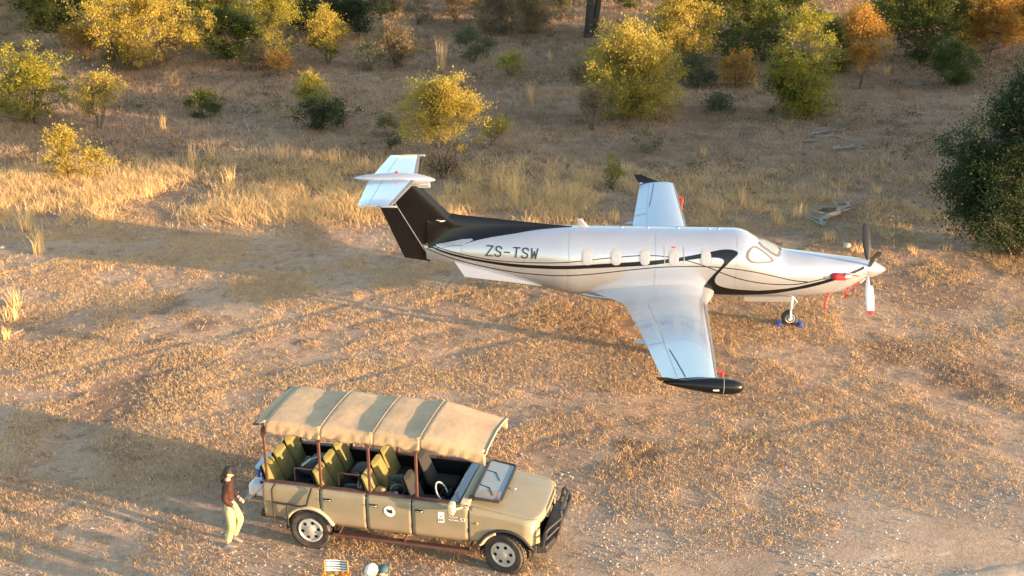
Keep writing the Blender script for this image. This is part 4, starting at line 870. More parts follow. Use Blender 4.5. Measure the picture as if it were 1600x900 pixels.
# ================================================================== SAFARI VEHICLE
TTH = -0.2352; TO = np.array([-3.662, 20.544, 0])
truck = empty('safari_vehicle', TO, TTH, 'khaki open-sided safari vehicle with canvas roof and three rear seat rows', 'vehicle')
tf = np.array([math.cos(TTH), math.sin(TTH), 0]); tl = np.array([-math.sin(TTH), math.cos(TTH), 0])
def TW(x, y, z): q = TO+tf*x+tl*y; return (q[0], q[1], z)
K = MT['khaki']; WB = 3.80; WR = .415
prof_z = [.56, .62, .80, .83, .90, 1.10, 1.25, 1.31, 1.335]; prof_y = [.845, .868, .885, .872, .880, .888, .878, .862, .83]
def sy(z): return float(np.interp(z, prof_z, prof_y))
def side_panel(name, x0, x1, zb, zt, s, nx=14, nz=9, mat=K, gap=.0015, parent=truck, yin=None):
    V = []; xs_ = np.linspace(x0+gap, x1-gap, nx)
    for x in xs_:
        b, t = zb(x), zt(x)
        zz = sorted(set([b, t]+[b+(t-b)*k/nz for k in range(1, nz)]))[:nz+1]
        while len(zz) < nz+1: zz.append(t)
        for z in zz: V.append((x, s*(sy(z) - (yin(x) if yin else 0)), z))
    m = MB().add(V, [(i*(nz+1)+j, i*(nz+1)+j+1, (i+1)*(nz+1)+j+1, (i+1)*(nz+1)+j) for i in range(nx-1) for j in range(nz)])
    o = m.build(name, mat, parent, smooth=30, fix=False)
    md = o.modifiers.new('solid', 'SOLIDIFY'); md.thickness = .03; md.offset = 1 if s < 0 else -1
    return o
def arch(xc, r, base): return lambda x: max(base, WR+math.sqrt(max(0, r*r-(x-xc)**2))) if abs(x-xc) < r else base
belt = lambda x: 1.335
for s in (-1, 1):
    q = side_panel('quarter_panel', -.87, .27, arch(.03, .50, .60), belt, s, 34)
    MB().tube([(x, s*.892, arch(.03, .50, .6)(x)) for x in np.linspace(-.46, .52, 20)], .035, 8).build('wheel_arch', MT['khakilight'], q)
    MB().box((-.89, s*.78, 1.02), (.03, .13, .26)).build('tail_lamp', MT['redlamp'], q, bevel=.01)
    for x0, x1 in ((.27, 1.18), (1.18, 2.06), (2.06, 3.14)):
        d = side_panel('door', x0, x1, (lambda x: .58) if x0 > .3 else arch(.03, .5, .58), belt, s)
        MB().box((x0+.15, s*.895, 1.135), (.16, .012, .055)).build('handle_recess', MT['dark'], d, bevel=.004)
        MB().tube([(x0+.085, s*.90, 1.135), (x0+.10, s*.914, 1.135), (x0+.20, s*.914, 1.135), (x0+.215, s*.90, 1.135)], .011, 8).build('handle', MT['metal'], d)
        MB().box(((x0+x1)/2, s*.79, 1.338), (x1-x0-.02, .10, .028)).build('sill_rail', MT['rust'], d, bevel=.006)
    MB().box((-.3, s*.79, 1.338), (1.12, .10, .028)).build('sill_rail', MT['rust'], q, bevel=.006)
    for xg in (.27, 1.18, 2.06, 3.14): side_panel('door_gap', xg-.008, xg+.008, (lambda x: .60) if xg > .3 else (lambda x: .92), lambda x: 1.325 if xg < 3 else 1.26, s, 2, mat=MT['dark'], gap=0, yin=lambda x: -.002)
    ftop = lambda x: 1.30-.20*sstf(3.14, 4.42, x)
    def sstf(a, b, x): t = min(1, max(0, (x-a)/(b-a))); return t
    fd = side_panel('front_wing', 3.14, 4.43, arch(3.82, .50, .62), lambda x: 1.265-.17*sstf(3.14, 4.42, x), s, 40, yin=lambda x: .17*max(0, (x-4.15)/.28)**2)
    MB().tube([(x, s*.895-(s*.10*max(0, (x-4.15)/.28)**2), arch(3.82, .52, .6)(x)) for x in np.linspace(3.30, 4.38, 24)], .028, 8).build('wheel_arch_trim', MT['darksteel'], fd)
    MB().tube([(x, s*.86, arch(3.82, .49, .6)(x)-.01) for x in np.linspace(3.34, 3.62, 8)], .05, 8).build('arch_liner', MT['khakilight'], fd)
    MB().lathe([(0, .02), (.015, .028), (.03, .012)], (3.30, s*.875, 1.02), (0, s, 0), 12).build('side_repeater', MT['amber'], fd)
    MB().tube([(.52, s*.93, .43), (3.28, s*.93, .43)], .035, 8).tube([(.62, s*.93, .43), (.62, s*.6, .52)], .02, 6).tube([(1.9, s*.93, .43), (1.9, s*.6, .52)], .02, 6).tube([(3.15, s*.93, .43), (3.15, s*.6, .52)], .02, 6).box((1.9, s*.87, .44), (2.6, .10, .02)).build('side_step', MT['rust'], truck)
# bonnet: one curved sheet, with rolled front edge
def bz(x, y): return 1.345-.15*((x-3.1)/1.3)-.05*(abs(y)/.8)**3-.02*((x-3.1)/1.3)**4 + .012*(1 if abs(y) < .42 else max(0, 1-(abs(y)-.42)/.06))
V = []; nx, ny = 26, 33
for i in range(nx):
    for j in range(ny):
        y = -.80+1.60*j/(ny-1); t = i/(nx-1); xe = 4.44-.20*(abs(y)/.8)**4
        x = 3.10+(xe-3.10)*min(1, t/.85); z = bz(x, y)
        if t > .85: k = (t-.85)/.15; x = xe+.05*math.sin(k*1.5); z = bz(xe, y)-.14*(1-math.cos(k*1.5))
        if abs(y) > .72: z -= .05*((abs(y)-.72)/.08)**2
        V.append((x, y, z))
bon = MB().add(V, [(i*ny+j, (i+1)*ny+j, (i+1)*ny+j+1, i*ny+j+1) for i in range(nx-1) for j in range(ny-1)]).build('bonnet', K, truck, smooth=50, solid=.012)
MB().tube([(3.72, -.02, 1.31), (3.80, -.02, 1.305), (3.82, .02, 1.30)], .012, 6).build('bonnet_catch', MT['metal'], bon)
# shoulders between bonnet and front wings
for s in (-1, 1):
    ss = []
    for x in np.linspace(3.13, 4.40, 16):
        t_ = 1.265-.17*(x-3.14)/1.28; yi = .17*max(0, (x-4.15)/.28)**2; xx = x
        ss.append([(xx, s*(sy(t_)-yi+.001), t_-.01), (xx, s*(.85-yi), t_+.02), (xx, s*(.82-yi*.9), t_+.038), (xx, s*(.78-yi*.8), t_+.042), (xx, s*(.72-yi*.5), t_+.02)])
    MB().loft(ss, closed=False).build('wing_shoulder', K, truck, smooth=60, solid=.01)
    hl = MB().lathe([(0, .12), (.05, .115), (.07, .06), (.075, .01)], (4.33, s*.66, .98), (1, 0, 0), 20).build('headlamp', MT['lamp'], truck)
    MB().box((4.32, s*.66, .98), (.08, .30, .27)).build('headlamp_surround', K, hl, bevel=.03)
    MB().box((4.26, s*.80, 1.0), (.14, .09, .16)).build('indicator', MT['lamp'], hl, bevel=.02)
gl = MB().box((4.34, 0, .98), (.06, 1.02, .28)).build('grille', MT['dark'], truck, bevel=.01)
for k in range(5): MB().box((4.378, 0, .87+.055*k), (.012, .98, .018)).build('grille_bar', MT['darksteel'], gl)
bp_ = MB().ngon([(4.40, -.86, .52), (4.58, -.80, .52), (4.66, -.5, .52), (4.66, .5, .52), (4.58, .80, .52), (4.40, .86, .52)], (0, 0, .15)).build('bumper', MT['darksteel'], truck, bevel=.02)
bb = empty('bull_bar', (0, 0, 0)); bb.parent = truck
for s in (-1, 1):
    MB().tube([(4.50, s*.82, .66), (4.54, s*.83, .82), (4.56, s*.82, .95), (4.60, s*.76, 1.01), (4.74, s*.50, 1.06), (4.77, s*.42, 1.07)], .026, 8).build('headlamp_hoop', MT['darksteel'], bb)
    MB().tube([(4.56, s*.82, .82), (4.72, s*.44, .88)], .02, 8).build('headlamp_bar', MT['darksteel'], bb)
    MB().tube([(4.66, s*.42, .60), (4.74, s*.43, .9), (4.77, s*.42, 1.06), (4.74, s*.36, 1.17)], .03, 8).build('upright', MT['darksteel'], bb)
MB().tube([(4.74, -.36, 1.17), (4.74, .36, 1.17)], .028, 8).build('top_tube', MT['darksteel'], bb); MB().tube([(4.76, -.42, .95), (4.76, .42, .95)], .022, 8).build('middle_tube', MT['darksteel'], bb)
# scuttle, dashboard, steering wheel, folded windscreen
MB().loft([[(2.96, -.84, 1.30), (2.98, -.84, 1.395), (3.12, -.84, 1.37), (3.14, -.84, 1.27)], [(2.96, 0, 1.30), (2.98, 0, 1.41), (3.12, 0, 1.385), (3.14, 0, 1.27)], [(2.96, .84, 1.30), (2.98, .84, 1.395), (3.12, .84, 1.37), (3.14, .84, 1.27)]]).build('scuttle', MT['khakilight'], truck, bevel=.015)
db = MB().loft([[(2.72, y, 1.12), (2.70, y, 1.24), (2.76, y, 1.33), (2.955, y, 1.37), (2.955, y, 1.10)] for y in (-.80, -.3, .3, .80)]).build('dashboard', MT['bluegrey'], truck, bevel=.02)
MB().lathe([(0, .10), (.02, .11), (.05, .08)], (2.66, -.40, 1.27), (-1, 0, .3), 16).build('instrument_binnacle', MT['dark'], db)
sw = MB().tube([Vector((2.50, -.40, 1.30))+Matrix.Rotation(R(-32), 3, 'Y') @ Vector((0, .19*math.cos(t), .19*math.sin(t))) for t in np.linspace(0, 2*math.pi, 29)], .016, 8).build('steering_wheel', MT['rim'], truck)
MB().tube([(2.50, -.40, 1.30), (2.75, -.40, 1.15)], .025, 8).tube([(2.5, -.58, 1.30), (2.5, -.22, 1.30)], .014, 6).tube([(2.5, -.4, 1.30), (2.6, -.4, 1.14)], .014, 6).build('column', MT['dark'], sw)
ws = empty('windscreen', (0, 0, 0)); ws.parent = truck
c4 = [(3.17, -.70, 1.415), (3.68, -.66, 1.365), (3.66, .72, 1.365), (3.15, .76, 1.415)]
MB().add([(p[0], p[1], p[2]+.01) for p in c4], [(0, 1, 2, 3)]).build('pane', MT['glass'], ws, smooth=0, solid=.006)
fr = []
for i in range(4):
    a_, b_ = np.array(c4[i]), np.array(c4[(i+1) % 4]); fr += [tuple(a_+(b_-a_)*k) for k in (.06, .5, .94)]
MB().tube([(p[0], p[1], p[2]+.012) for p in fr+[fr[0]]], .028, 8).build('frame', MT['darksteel'], ws)
MB().tube([(3.17, -.2, 1.435), (3.38, -.26, 1.415), (3.5, -.5, 1.40)], .008, 6).build('wiper', MT['darksteel'], ws); MB().tube([(3.17, .35, 1.435), (3.36, .32, 1.415), (3.5, .05, 1.40)], .008, 6).build('wiper', MT['darksteel'], ws)
for y in (-.62, .68): MB().box((3.14, y, 1.40), (.10, .07, .05)).build('hinge', MT['rust'], ws, bevel=.01)
for s in (-1, 1):
    mi = MB().loft([[(2.80, s*.90, 1.25), (2.80, s*.90, 1.46), (2.92, s*.90, 1.45), (2.93, s*.90, 1.24)], [(2.79, s*1.08, 1.23), (2.79, s*1.08, 1.44), (2.91, s*1.08, 1.42), (2.92, s*1.08, 1.22)]]).build('door_mirror', MT['khakilight'], truck, bevel=.035)
    MB().tube([(2.88, s*.98, 1.30), (3.02, s*.86, 1.30)], .02, 8).build('mirror_arm', MT['khakilight'], mi)
for s in (-1, 1): MB().box((1.05, s*.80, .96), (3.75, .02, .70)).build('interior_dark_sheet', MT['dark'], truck)  # added sheets; their near-black colour gives the cabin sides their shade
# floor, bulkheads, chassis
MB().box((1.1, 0, .60), (4.0, 1.66, .06)).build('floor', MT['dark'], truck); MB().box((1.9, 0, .47), (5.0, .8, .16)).build('chassis', MT['dark'], truck, bevel=.02)
MB().box((2.98, 0, .93), (.04, 1.66, .62)).build('firewall', MT['dark'], truck); MB().box((-.84, 0, .95), (.05, 1.68, .70)).build('rear_panel', K, truck, bevel=.01)
MB().box((.03, 0, .42), (.12, 1.5, .12)).box((3.8, 0, .42), (.12, 1.5, .12)).build('axles', MT['dark'], truck, bevel=.02)
for s in (-1, 1):
    for xw in (.03, 3.82): MB().loft([[(p[0], s*yy, p[2]) for p in arc((xw, 0, .42), .49, -8, 188, 16)] for yy in (.85, .55)], closed=False).build('wheel_well', MT['dark'], truck); MB().box((xw, s*.54, .62), (.9, .02, .5)).build('inner_arch', MT['dark'], truck)
# wheels with real tread blocks and pierced rims
def wheel(x, y, s, steer=0):
    e = empty('wheel', (x, y, WR)); e.parent = truck; e.rotation_euler.z = R(steer)
    ty = MB().lathe([(-.10, .24), (-.128, .30), (-.13, .37), (-.10, .405), (-.05, .412), (.05, .412), (.10, .405), (.13, .37), (.128, .30), (.10, .24)], (0, 0, 0), (0, 1, 0), 36)
    for k in range(36):
        a = 2*math.pi*k/36
        for yy, of in ((-.085, 0), (-.03, .5), (.03, 0), (.085, .5)):
            aa = a+of*2*math.pi/36; ty.box((math.cos(aa)*.415, yy, math.sin(aa)*.415), (.022, .045, .048), Matrix.Rotation(-aa, 3, 'Y'))
    ty.build('tyre', MT['rubber'], e, smooth=40)
    rm = MB().lathe([(0, .25), (.03, .245), (.035, .22), (.0, .20)], (0, s*.10, 0), (0, s, 0), 32, cap=False)
    rm.lathe([(.0, .225), (.012, .20), (.02, .12), (.03, .08), (.045, .075), (.055, .02)], (0, s*.10, 0), (0, s, 0), 32)
    ro = rm.build('rim', MT['rim'], e, smooth=40)
    for k in range(6):
        a = 2*math.pi*k/6+.2; MB().lathe([(0, .036), (.012, .034)], (math.cos(a)*.158, s*.108, math.sin(a)*.158), (0, s, 0), 12).build('rim_hole', MT['dark'], ro)
for x in (.03, 3.80):
    for s in (-1, 1): wheel(x, s*.745, s, 0 if x < 1 else -13)
# posts, roof frame and canvas
RZ = 2.60
def roofz(x, y=0): return RZ if x < 2.2 else RZ-.17*((x-2.2)/1.28)**1.3
px4 = [-.80, .28, 1.24, 2.15]
for s in (-1, 1):
    for x in px4: MB().box((x, s*.80, (1.335+RZ-.06)/2), (.05, .045, RZ-1.40)).box((x+.0, s*.80, 2.36), (.10, .05, .16)).build('roof_post', MT['rust'], truck, bevel=.008)
    MB().tube([(-.80, s*.79, RZ-.13), (2.2, s*.80, RZ-.13), (3.42, s*.80, roofz(3.42)-.13)], .022, 8).build('roof_rail', MT['rust'], truck)
MB().tube([(-.86, -.82, RZ-.07), (-.98, -.80, RZ-.10), (-.98, .80, RZ-.10), (-.86, .82, RZ-.07)], .02, 8).build('roof_rear_tube', MT['darksteel'], truck)
seams = [-.74, .34, 1.35, 2.24, 3.46]
rc = empty('canvas_roof', (0, 0, 0)); rc.parent = truck
def rsurf(k, t, x, y):
    u_ = abs(y)/.82; sag = .040*math.sin(math.pi*t**1.9)*(1-.25*u_**3)*(1+.5*(float(vn(y*2.2+5*k, k*3.3, 1, 133))-.5))*(1 if k < 3 else .2)
    zz = roofz(x)+.035*(1-u_**2)-sag+.012*math.sin(math.pi*t)*(float(vn(x*3+k*7, y*3, 1, 130))-.5)
    return zz-(.10*t*(y/.82) if k == 3 and y > 0 else 0)-.03*max(0, (u_-.92)/.08)**2
for k in range(4):
    x0, x1 = seams[k], seams[k+1]; V = []; n1, n2 = 15, 21; wr = np.random.default_rng(50+k)
    for i in range(n1):
        t = i/(n1-1); x = x0+(x1-x0)*t
        for j in range(n2):
            y = -.82+1.64*j/(n2-1); u_ = abs(y)/.82
            V.append((x, y, rsurf(k, t, x, y)))
    MB().add(V, [(i*n2+j, (i+1)*n2+j, (i+1)*n2+j+1, i*n2+j+1) for i in range(n1-1) for j in range(n2-1)]).build('canvas_panel', MT['canvas'], rc, smooth=60, fix=False, solid=.006)
    for s in (-1, 1):
        V = []; n1 = 25
        for i in range(n1):
            t = i/(n1-1); x = x0+(x1-x0)*t; base = rsurf(k, t, x, s*.82)
            for j in range(6):
                q = j/5; drop = (.20+.02*math.sin(x*9+k))*q; ripple = .010*q*math.sin(x*21+2.3*k+3*vn(x*4, k, 1, 131)*3)+.012*math.sin(q*6+x*30)*q
                V.append((x, s*(.8205+.02*math.sin(q*2)+ripple), base+.001-drop))
        MB().add(V, [(i*6+j, (i+1)*6+j, (i+1)*6+j+1, i*6+j+1) for i in range(n1-1) for j in range(5)]).build('valance', MT['canvas'], rc, smooth=70, solid=.005)
V = []
for j in range(17):
    y = -.82+1.64*j/16
    for q in (0, .5, 1): V.append((-.745-.26*q, y, RZ-.01+.03*(1-(y/.82)**2)-.10*q**1.2))
MB().add(V, [(j*3+i, j*3+i+1, (j+1)*3+i+1, (j+1)*3+i) for j in range(16) for i in range(2)]).build('rear_flap', MT['canvas'], rc, smooth=60, solid=.005)
MB().tube([(3.465, y, rsurf(3, 1, 3.46, y)) for y in np.linspace(-.82, .82, 15)], .018, 6).build('front_hem', MT['khakilight'], rc)
for x in seams[1:4]: MB().tube([(x, y, roofz(x)+.035*(1-(y/.82)**2)-.03*max(0, (abs(y)/.82-.92)/.08)**2) for y in np.linspace(-.82, .82, 31)], .006, 6).build('roof_seam', MT['canvas'], rc)
# seats
def seat_row(x, ys, wd, nm='seat', bmat=MT['seatfab']):
    for y in ys:
        e = empty(nm, (x, y, .66)); e.parent = truck
        ss = []
        for k in np.linspace(0, 1, 6):
            z = .40+.53*k; xx = -.08-.20*k; hw = wd/2*(.96-.12*k**3); th = .085-.035*k
            ss.append([(xx+th*math.cos(t)*1.0, hw*math.copysign(abs(math.sin(t))**.5, math.sin(t)), z-.02*math.cos(t)) for t in np.linspace(0, 2*math.pi, 18, endpoint=False)])
        MB().loft(ss).build('backrest', bmat, e, smooth=60, bevel=.01); MB().box((-.25, 0, .66), (.03, wd*.86, .56), Matrix.Rotation(R(-18), 3, 'Y')).build('backrest_shade_back', MT['dark'], e, bevel=.012)  # the near-black sheet paints the unlit rear side of each backrest
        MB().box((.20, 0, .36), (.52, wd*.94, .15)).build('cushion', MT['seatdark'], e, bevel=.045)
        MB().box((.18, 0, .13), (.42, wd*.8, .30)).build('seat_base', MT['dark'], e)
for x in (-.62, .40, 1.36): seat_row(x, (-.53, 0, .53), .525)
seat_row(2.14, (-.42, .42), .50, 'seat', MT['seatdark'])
for x in (-.02, .86): MB().tube([(x-.28, -.66, 1.33), (x-.28, -.66, 1.60), (x+.12, -.66, 1.60), (x+.12, -.66, 1.36)], .016, 8).build('grab_rail', MT['rust'], truck)
# rear side ladder tubes
MB().tube([(-.60, -.90, 1.36), (-.66, -.94, 1.25), (-.66, -.94, .62)], .02, 8).tube([(-.66, -.94, .98), (-.1, -.94, .95), (.02, -.94, 1.0), (.06, -.93, 1.15), (.12, -.89, 1.34)], .02, 8).tube([(-.38, -.94, .97), (-.38, -.94, .50)], .02, 8).tube([(-.66, -.94, .65), (-.38, -.94, .62)], .02, 8).build('boarding_ladder', MT['darksteel'], truck)
MB().box((-.95, 0, .56), (.16, 1.5, .12)).build('rear_bumper', MT['darksteel'], truck, bevel=.02)
# fold-down tailgate with tray
tg = MB().box((-1.14, .0, .775), (.50, 1.30, .04)).build('tailgate', K, truck, bevel=.008)
for y in (-.66, .66): MB().tube([(-.88, y, 1.2), (-1.3, y, .8)], .008, 6).build('tailgate_chain', MT['metal'], tg)
# door graphics
V, Fc = text_mesh('53'); V = V-V.min(0); MB().add([(2.985+p[0]*.11, -sy(1.02+p[1]*.11)-.006, 1.02+p[1]*.11) for p in V], Fc).build('number_lettering', MT['sticker'], truck, smooth=0)
for z_, x_a, x_b, am in ((1.095, 2.775, 2.93, .022), (1.03, 2.765, 2.96, .012)):       # two lines of pale script, too small to read
    pl = [(x, z_+am*math.sin((x-x_a)*95)*(.6+.4*math.sin((x-x_a)*31))) for x in np.linspace(x_a, x_b, 40)]
    MB().add([q for x, z in pl for q in ((x, -sy(z)-.006, z-.007), (x, -sy(z)-.006, z+.007))], [(2*k, 2*k+2, 2*k+3, 2*k+1) for k in range(39)]).build('door_script', MT['sticker'], truck, smooth=0)
def disc(x, z, r0, r1, off, n=28): return [(x+r1*math.cos(t), -sy(z+r1*math.sin(t))-off, z+r1*math.sin(t)) for t in np.linspace(0, 2*math.pi, n, endpoint=False)]
lg = MB().add(disc(1.64, 1.05, 0, .112, .006), [tuple(range(28))]).build('door_emblem', MT['sticker'], truck, smooth=0)
MB().add(disc(1.625, 1.055, 0, .030, .009, 12)+disc(1.66, 1.045, 0, .035, .009, 12)+disc(1.60, 1.085, 0, .017, .009, 12)+disc(1.672, 1.085, 0, .016, .009, 12), [tuple(range(12)), tuple(range(12, 24)), tuple(range(24, 36)), tuple(range(36, 48))]).build('emblem_print', MT['ink'], lg, smooth=0)
st = MB().add([(x, -sy(z)-.006, z) for x, z in ((2.565, .95), (2.685, .95), (2.685, 1.17), (2.565, 1.17))], [(0, 1, 2, 3)]).build('door_sticker', MT['sticker'], truck, smooth=0)
for cx, cz in ((2.60, .99), (2.645, .99), (2.60, 1.02), (2.645, 1.02), (2.625, 1.08)): MB().add([(x, -sy(z)-.009, z) for x, z in ((cx-.014, cz-.011), (cx+.014, cz-.011), (cx+.014, cz+.011), (cx-.014, cz+.011))], [(0, 1, 2, 3)]).build('sticker_print', MT['ink'], st, smooth=0)
# --- luggage and boxes resting in the vehicle: things of their own
def blob(name, label, pos, d, mat, seed, cat, group=None, rz=0, parts=()):
    e = empty(name, TW(*pos), TTH+rz, label, cat, group); bm = bmesh.new(); bmesh.ops.create_cube(bm, size=1); bmesh.ops.subdivide_edges(bm, edges=bm.edges, cuts=5, use_grid_fill=True)
    for v in bm.verts:
        p = v.co*2; n_ = p.normalized()*max(abs(p.x), abs(p.y), abs(p.z)); q = p*.45+n_*.6; f_ = 1+.22*(vn(q.x*1.7+seed, q.y*1.7+q.z*1.3, 1, 140)-.5)
        v.co = Vector((q.x*d[0]/2*f_, q.y*d[1]/2*f_, (q.z*f_+1)*d[2]/2))
    me = bpy.data.meshes.new('body'); bm.to_mesh(me); bm.free(); finish(me, 'bag_body', mat, e, 70)
    for nm, m_, mt in parts: m_.build(nm, mt, e)
    return e
def strap(p0, p1, p2, r=.014): return MB().tube([p0, p1, p2], r, 6)
ZS = 1.10
blob('camera_bag', 'black camera bag with a pale strap on the rearmost seat row', (-.30, .10, ZS), (.42, .55, .22), MT['bag'], 1, 'bag', 'bags on the seats', parts=(('strap', strap((-.1, -.2, .23), (.02, -.05, .30), (.1, .22, .22), .02), MT['plastw']),))
blob('camera_bag', 'black camera bag on the middle seat row', (.72, .18, ZS), (.40, .50, .20), MT['bag'], 2, 'bag', 'bags on the seats', parts=(('strap', strap((-.15, -.2, .12), (-.05, -.24, .2), (.08, -.24, .15), .016), MT['baggrey']),))
blob('backpack', 'grey-green backpack leaning at the middle of the vehicle beside the post', (1.06, -.52, 1.02), (.26, .30, .50), MT['baggrey'], 3, 'bag', 'bags on the seats', parts=(('pocket', MB().box((0, -.15, .2), (.18, .06, .22)), MT['bag']), ('handle', strap((-.05, 0, .5), (0, 0, .57), (.05, 0, .5)), MT['plastw'])))
blob('sun_hat', 'tan cloth hat lying between the backpacks', (1.36, -.56, 1.12), (.24, .22, .20), MT['tan'], 4, 'hat', parts=(('brim', MB().lathe([(0, .10), (.01, .17), (.03, .17)], (0, 0, .02), (0, 0, 1), 18), MT['tan']),))
blob('backpack', 'black mesh backpack on the front passenger row', (1.60, -.34, 1.12), (.32, .36, .34), MT['bag'], 5, 'bag', 'bags on the seats', rz=.4, parts=(('hoop', MB().tube(arc((0, -.19, .17), .13, 0, 360, 20), .010, 6), MT['baggrey']),))
blob('bundle', 'dark blue-grey rolled jacket beside the tan hat', (1.62, -.66, 1.12), (.22, .20, .20), MT['bluegrey'], 6, 'jacket')
blob('pouch', 'small pink pouch on the driver seat edge', (2.42, -.70, 1.10), (.12, .09, .08), M('pink_cloth', (.5, .05, .16), .7), 7, 'pouch')
blob('duffel_bag', 'dark duffel bag on the floor behind the driver seat', (1.78, .30, .66), (.30, .60, .36), MT['bag'], 21, 'bag', 'bags on the seats')
blob('blanket', 'folded grey-green blanket on the far end of the rear seat row', (-.28, .52, ZS-.02), (.34, .36, .16), MT['baggrey'], 22, 'blanket')
blob('camera_bag', 'small black bag on the near end of the middle seat row', (.74, -.50, ZS-.02), (.30, .24, .18), MT['bag'], 23, 'bag', 'bags on the seats')
cb = empty('cool_box', TW(-1.16, .12, .797), TTH, 'blue cool box with pale lid standing on the open tailgate', 'cool box')
MB().box((0, 0, .19), (.36, .52, .38)).build('box_body', MT['blue'], cb, bevel=.03); MB().box((0, 0, .41), (.40, .56, .075)).build('lid', M('pale_blue_lid', (.42, .58, .68), .4), cb, bevel=.02); MB().box((0, -.268, .24), (.20, .01, .12)).build('label_panel', MT['plastw'], cb, bevel=.004); MB().box((0, -.275, .24), (.15, .012, .08)).build('label_inset', MT['blue'], cb)
jc = empty('water_container', TW(-1.18, -.42, .797), TTH, 'white plastic water container with tap on the tailgate corner', 'container')
MB().box((0, 0, .13), (.34, .26, .26)).build('container_body', MT['plastw'], jc, bevel=.05); MB().tube([(-.1, 0, .26), (-.06, 0, .34), (.06, 0, .34), (.1, 0, .26)], .018, 8).build('handle', MT['plastw'], jc); MB().lathe([(0, .035), (.04, .035)], (.08, -.02, .255), (0, 0, 1), 12).build('cap', MT['darksteel'], jc); MB().tube([(.0, -.13, .06), (0, -.19, .06), (0, -.19, .03)], .014, 6).build('tap', MT['darksteel'], jc)

# ================================================================== PEOPLE AND CAMP CHAIR
def skinned(name, chain, mat, parent, sub=2):
    """chain: list of polylines [(x,y,z,r)...]; joined where points coincide; grown with the Skin modifier"""
    V = []; E = []; Rr = []; key = {}
    for pl in chain:
        prev = None
        for x, y, z, r in pl:
            k = (round(x, 3), round(y, 3), round(z, 3))
            if k not in key: key[k] = len(V); V.append((x, y, z)); Rr.append(r if isinstance(r, tuple) else (r, r))
            i = key[k]
            if prev is not None and prev != i: E.append((prev, i))
            prev = i
    me = bpy.data.meshes.new(name); me.from_pydata(V, E, []); o = bpy.data.objects.new(name, me); COL.objects.link(o); o.parent = parent
    o.modifiers.new('skin', 'SKIN')
    if not me.skin_vertices: me.skin_vertices.new()
    for sv, r in zip(me.skin_vertices[0].data, Rr): sv.radius = r
    me.skin_vertices[0].data[0].use_root = True
    md = o.modifiers.new('sub', 'SUBSURF'); md.levels = sub; md.render_levels = sub
    me.materials.append(mat); o.modifiers['skin'].use_smooth_shade = True
    return o
def lerp(a, b, t): return tuple(a[i]+(b[i]-a[i])*t for i in range(3))
